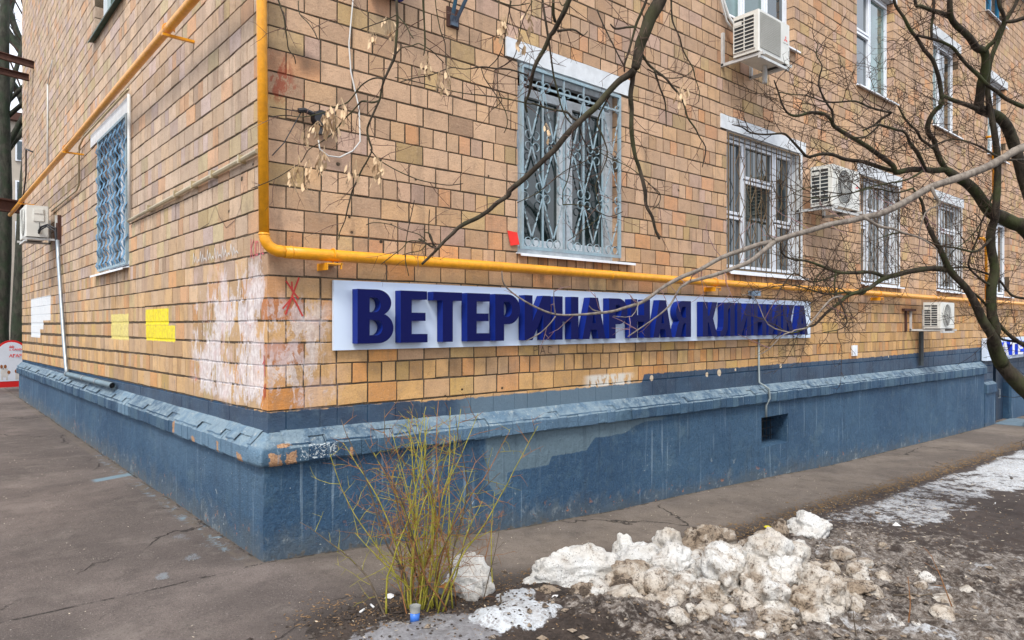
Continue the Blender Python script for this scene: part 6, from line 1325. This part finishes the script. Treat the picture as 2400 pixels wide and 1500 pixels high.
def shoots(mb, pts, rr, spacing, lmin, lmax, r0, depth, droop=-.02, up=.25, wall=True, k=3, start=.1, plane=None):
    """side shoots along a limb, each a crooked tapering twig with its own side twigs"""
    P = [Vector(p[:3]) for p in pts]; seg = [(b - a).length for a, b in zip(P, P[1:])]; tot = sum(seg)
    if tot < .02: return
    d = tot * start + rr.uniform(0, spacing)
    side = 1
    while d < tot:
        acc = 0
        for i, L in enumerate(seg):
            if acc + L >= d: break
            acc += L
        t = (d - acc) / max(L, 1e-5); o = P[i].lerp(P[i + 1], t); ax = (P[i + 1] - P[i]).normalized()
        rv = Vector((rr.gauss(0, 1), rr.gauss(0, 1), rr.gauss(0, 1) + .1)).normalized(); rv = (rv - ax * rv.dot(ax))
        if rv.length < .05: d += spacing; continue
        rv.normalize()
        if plane: rv = (rv - plane * rv.dot(plane) * .55).normalized()
        dr = (ax * rr.uniform(.3, .9) + rv).normalized()
        L2 = rr.uniform(lmin, lmax) * (1 - .35 * d / tot); n = max(3, int(L2 / .055)); q = o.copy(); path = [tuple(q)]
        for s_ in range(n):
            dr = (dr + Vector((rr.gauss(0, .16), rr.gauss(0, .16), rr.gauss(0, .16) + droop + up * .06))).normalized(); q = q + dr * (L2 / n)
            if wall and q.y > -.12 and q.x > -.3: q.y = -.12
            path.append(tuple(q))
        rs = [lerp(r0, r0 * .35, j / n) for j in range(n + 1)]
        mb.tube(path, rs, k, cap=False)
        if depth > 0: shoots(mb, path, rr, spacing * .8, lmin * .38, lmax * .42, r0 * .68, depth - 1, droop, up, wall, 3, .15, plane)
        d += spacing * rr.uniform(.6, 1.4)
def limb_tree(name, label, limbs, mats, twigs, base, k=10, part='branch', first='trunk', grp=None):
    t = thing(name, base, label, 'tree', grp)
    for i, L in enumerate(limbs):
        P = [Vector(p[:3]) for p in L]; rs = [p[3] / 1000 for p in L]
        Q, q = [], []
        for a in range(len(P) - 1):                 # smooth and roughen the skeleton
            p0, p1, p2, p3 = P[max(a - 1, 0)], P[a], P[a + 1], P[min(a + 2, len(P) - 1)]
            for s_ in range(3):
                u_ = s_ / 3
                v = .5 * ((2 * p1) + (p2 - p0) * u_ + (2 * p0 - 5 * p1 + 4 * p2 - p3) * u_ ** 2 + (3 * p1 - p0 - 3 * p2 + p3) * u_ ** 3)
                Q.append(tuple(v)); q.append(lerp(rs[a], rs[a + 1], u_) * (1 + .10 * N3(v.x * 9, v.y * 9, v.z * 9)))
        Q.append(tuple(P[-1])); q.append(rs[-1] * .8)
        mb = MB(MW); mb.tube(Q, q, k if rs[0] > .01 else 6); mb.build(first if i == 0 else part, mats[0], t, smooth=True)
    rr = random.Random(len(limbs)); mb = MB(MW)
    for L in limbs:
        if L[0][3] > 60 and L[-1][3] > 60: continue
        twigs(mb, L, rr)
    mb.build('twigs', mats[1], t, kind='stuff', smooth=True)
    return t
VIEWD = Vector((math.cos(rad(HEAD)), math.sin(rad(HEAD)), 0))
limb_tree('bare_tree', 'dark bare tree leaning in from the right with a dense crown of crooked twigs', LIMBS_DARK, (MBARK, MBARKT),
          lambda mb, L, rr: shoots(mb, L, rr, .078 if L[0][3] < 40 else .15, .18, .62, .0036, 2, 0, .1, plane=VIEWD, start=.05), (LIMBS_DARK[0][0][0], LIMBS_DARK[0][0][1], LIMBS_DARK[0][0][2]))
def gtw(mb, L, rr): shoots(mb, L, rr, .16, .10, .34, .003, 1, 0, .1, plane=VIEWD, start=.3)
GT = [[(8.3, -7.2, -.6, 130), (8.1, -6.9, 1.0, 105), (7.2, -6.0, 2.2, 60), (LIMBS_GREY[0][0][0] + .3, LIMBS_GREY[0][0][1] - .25, LIMBS_GREY[0][0][2] + .02, 40), LIMBS_GREY[0][0]]] + LIMBS_GREY
limb_tree('bare_tree', 'smooth grey branch reaching across the sign from a tree out of sight on the right', GT, (MGREYB, MLILAC), gtw, (8.3, -7.2, -.6))
def mtw(mb, L, rr): shoots(mb, L, rr, .07 if L[0][3] < 12 else .10, .06, .26, .0018, 1, -.06, -.3, plane=VIEWD, start=.12)
b0 = LIMBS_MAPLE[0][0]
MT = [[(3.6, -7.4, -.3, 150), (3.4, -7.0, 2.2, 120), (2.4, -5.6, 4.2, 75), (b0[0] + .2, b0[1] - .3, b0[2] + .2, 48), b0]] + LIMBS_MAPLE
maple = limb_tree('maple_tree', 'maple boughs with hanging dry seeds coming down from above in front of the first window', MT, (MMAPLE, MMTWIG), mtw, (3.6, -7.4, -.3))
MSEED = plain('dry_maple_seed', (.60, .43, .26), .7, var=.4, sc=60, bump=0, dirt=(.35, .2, .1))
rr = random.Random(11)
for (x, y, z) in SEEDS:
    mb = MB(MW); n = rr.randint(4, 8)
    for _ in range(n):
        a = rr.uniform(0, 6.28); s_ = rr.uniform(.026, .042); tl = rr.uniform(.15, .5); ox, oy = rr.gauss(0, .010), rr.gauss(0, .010); oz = rr.gauss(0, .016)
        ca, sa = math.cos(a), math.sin(a); W = s_ * .20
        def pt(l, b, h): return (x + ox + (l * tl) * ca - b * sa, y + oy + (l * tl) * sa + b * ca, z + oz - l * (1 - tl * .4) + h)
        P = [pt(0, 0, 0), pt(s_ * .25, W * .6, 0), pt(s_ * .7, W * 1.1, 0), pt(s_, 0, 0), pt(s_ * .7, -W * .6, .001), pt(s_ * .25, -W * .7, .002)]
        P2 = [(p[0] + .0012 * sa, p[1] - .0012 * ca, p[2]) for p in P]
        mb.add(P + P2, [(0, 1, 2, 3, 4, 5), (11, 10, 9, 8, 7, 6)] + [(i, 6 + i, 6 + (i + 1) % 6, (i + 1) % 6) for i in range(6)])
        mb.tube([(x, y, z + .035), pt(0, 0, 0)], .0008, 3, False)
    mb.build('seed_cluster', MSEED, maple)
# shrub of yellow-green canes
MCANE = bark('yellow_green_cane', (.22, .21, .025), (.38, .33, .06), None, 25); MCANER = bark('red_brown_cane', (.19, .085, .035), (.32, .15, .06), None, 25)
MCANEG = bark('grey_brown_cane', (.075, .058, .042), (.14, .11, .08), None, 25)
sx, sy = .36, -1.36; sz = top_z(sx, sy)
sh = thing('shrub', (sx, sy, sz), 'leafless shrub of yellow green and reddish canes growing in front of the blue plinth', 'shrub')
rr = random.Random(21)
RV = Vector((math.sin(rad(HEAD)), -math.cos(rad(HEAD)), 0))
tw = MB(MW); tw2 = MB(MW)
for i in range(46):
    lean = rr.gauss(-.08, .40); dep = rr.gauss(0, .16); Lg = rr.uniform(.55, 1.22) * (1 - abs(lean) * .25)
    if i < 26: lean *= .35; Lg = rr.uniform(.95, 1.25)
    b_ = Vector((sx, sy, sz - .02)) + RV * rr.gauss(0, .065) + VIEWD * rr.gauss(0, .05)
    n = 14; dr = (RV * lean * .7 + VIEWD * dep + Vector((0, 0, 1))).normalized(); q = b_.copy(); path = [tuple(q)]
    for s_ in range(n):
        dr = (dr + RV * (lean * .05 + rr.gauss(0, .085)) + Vector((rr.gauss(0, .06), rr.gauss(0, .06), .015 + rr.gauss(0, .05)))).normalized(); q = q + dr * Lg / n; path.append(tuple(q))
    r0 = rr.uniform(.0036, .0075)
    mt = MCANE if rr.random() < .62 else (MCANER if rr.random() < .5 else MCANEG)
    mb = MB(MW); mb.tube(path, [lerp(r0, .0016, j / n) for j in range(n + 1)], 6)
    mb.build('cane', mt, sh, smooth=True)
    shoots(tw if i % 3 else tw2, path, rr, .085, .06, .34, .0021, 1, 0, .2, False, 3, .15)
tw.build('twigs', MCANER, sh, kind='stuff', smooth=True); tw2.build('twigs', MCANE, sh, kind='stuff', smooth=True)
def sapling(x, y, H, lab, mat, seed, lean=0, nsh=.12):
    rr = random.Random(seed); z = top_z(x, y) - .02; q = Vector((x, y, z)); dr = Vector((lean * RV.x, lean * RV.y, 1)).normalized(); path = [tuple(q)]
    for s_ in range(9): dr = (dr + Vector((rr.gauss(0, .05), rr.gauss(0, .05), 0))).normalized(); q = q + dr * H / 9; path.append(tuple(q))
    mb = MB(MW); mb.tube(path, [lerp(.0045, .0015, j / 9) for j in range(10)], 6); shoots(mb, path, rr, nsh, .06, .22, .0018, 1, 0, .4, False, 3, .35)
    mb.build('sapling', mat, None, lab, 'sapling', smooth=True, origin=(x, y, z))
sapling(.86, -1.32, .62, 'thin green shoot standing right of the yellow shrub', MCANE, 3, .05)
sapling(.95, -1.10, .42, 'short brown shoot behind the right side of the shrub', MCANER, 4, .15)
sapling(.70, -1.42, .55, 'grey shoot leaning right in front of the snow block', MCANEG, 8, .3)
sapling(2.55, -3.05, .30, 'single upright red brown stick in the right foreground', MCANER, 6, .0, .5)
sapling(3.05, -3.15, .42, 'branching red brown shoot at the lower right edge', MCANER, 7, -.35)
sapling(2.10, -2.95, .16, 'short dark stub twig in the lower right snow', MCANEG, 9, -.1)
# bare twigs fallen on the bed
for i, (x, y, a, L, lab) in enumerate(((.75, -1.52, .75, .32, 'dark fallen stick in front of the white snow block'), (3.1, -2.9, 2.4, .30, 'curved dark fallen twig on the dirty snow'), (2.3, -2.05, .2, .10, 'tiny dark twig lying on the tall wedge of snow'))):
    rr = random.Random(i); P = [(x + math.cos(a) * L * (s_ / 5 - .5) + rr.gauss(0, .006), y + math.sin(a) * L * (s_ / 5 - .5) + rr.gauss(0, .006), top_z(x + math.cos(a) * L * (s_ / 5 - .5), y + math.sin(a) * L * (s_ / 5 - .5)) + .012) for s_ in range(6)]
    mb = MB(MW); mb.tube(P, .005, 5); single(mb, 'fallen_twig', MCANEG, lab, 'twig', True)

# bare trees behind the house corner, and across the yard (these last show only in the window panes)
def grow(rr, q, d, L, r, lvl, out, spread=.55):
    n = 6; path = [tuple(q)]; rs = [r]
    for s_ in range(n):
        d = (d + Vector((rr.gauss(0, .09 if lvl else .025), rr.gauss(0, .09 if lvl else .025), rr.gauss(0, .05) + .03))).normalized(); q = q + d * L / n; path.append(tuple(q)); rs.append(r * (1 - .42 * (s_ + 1) / n))
    out[lvl].append((path, rs))
    if lvl + 1 >= len(out): return
    for c in range((4, 5, 5, 4, 3)[lvl]):
        i = rr.randint(2 if lvl else 4, n); o = Vector(path[i]); v = Vector((rr.gauss(0, 1), rr.gauss(0, 1), rr.gauss(0, .5) + .25)).normalized()
        grow(rr, o, (d * .8 + v * spread * 1.1).normalized(), L * rr.uniform(.45, .68), rs[i] * rr.uniform(.42, .6), lvl + 1, out, spread)
def bare_tree(x, y, H, r, seed, label, grp=None, levels=5, name='bare_tree', lean=(0, 0)):
    rr = random.Random(seed); t = thing(name, (x, y, -.3), label, 'tree', grp); out = [[] for _ in range(levels)]
    grow(rr, Vector((x, y, -.4)), Vector((lean[0], lean[1], 1)).normalized(), H, r, 0, out)
    mb = MB(MW); mb.tube(out[0][0][0], out[0][0][1], 12); mb.build('trunk', MBARKG, t, smooth=True)
    for path, rs in out[1]: mb = MB(MW); mb.tube(path, rs, 8); mb.build('limb', MBARKG, t, smooth=True)
    mb = MB(MW)
    for lv in range(2, levels):
        for path, rs in out[lv]: mb.tube(path[::2] if lv > 3 else path, rs[::2] if lv > 3 else rs, 4 if lv < 4 else 3, cap=False)
    mb.build('crown', MBARKT, t, kind='stuff')
MBARKG = bark('mossy_grey_bark', (.022, .022, .017), (.055, .054, .042), (.025, .040, .022), 10)
bare_tree(.55, 19.2, 11, .30, 31, 'thickest bare tree trunk close behind the side wall edge')
bare_tree(.02, 17.9, 11, .17, 41, 'dark straight trunk nearest the red framed sandwich board')
bare_tree(-.25, 20.6, 10, .21, 32, 'slim mossy trunk left of the thick one behind the side wall')
bare_tree(.05, 21.5, 12, .24, 33, 'forked mossy trunk between the slim and the thick one', lean=(-.03, 0))
bare_tree(1.9, 27, 12, .26, 34, 'farther bare tree seen in the gap left of the house', lean=(.05, 0))
bare_tree(-.6, 31, 11, .2, 35, 'farthest bare tree in front of the pale building')
GY = 'bare trees across the yard'
for i, (x, y, H, r) in enumerate(((9, -13, 8, .22), (14, -18, 9, .25), (3, -17, 9, .25), (20, -15, 8, .2), (-6, -19, 9, .22), (-12, -6, 8, .2), (-14, 4, 9, .22))):
    bare_tree(x, y, H, r, 50 + i, 'bare tree across the yard, seen only mirrored in the window panes', GY, 5)
# pale block of flats behind the trees
bb = thing('apartment_building', (4, 66, 0), 'pale distant block of flats behind the bare trees on the left', 'building')
MFARW = plain('pale_far_wall', (.42, .37, .31), .9, var=.3, sc=.6, bump=0)
mb = MB(MW); mb.box(-14, 26, 60, 72, -1, 17); mb.build('wall', MFARW, bb)
mb = MB(MW); mb.box(-14.5, 26.5, 59.5, 72.5, 17, 17.6); mb.build('roof', MRUSTY, bb)
for fl in range(5):
    for k_ in range(11):
        x = -12 + k_ * 3.4; z = 1.6 + fl * 3.1
        mb = MB(MW); mb.box(x - .8, x + .8, 59.86, 59.97, z, z + 1.6); wn = mb.build('window', MPVC, bb)
        mb = MB(MW); mb.box(x - .7, x - .05, 59.80, 59.855, z + .1, z + 1.5); mb.box(x + .05, x + .7, 59.80, 59.855, z + .1, z + 1.5); mb.build('pane', MGLASSB, wn)
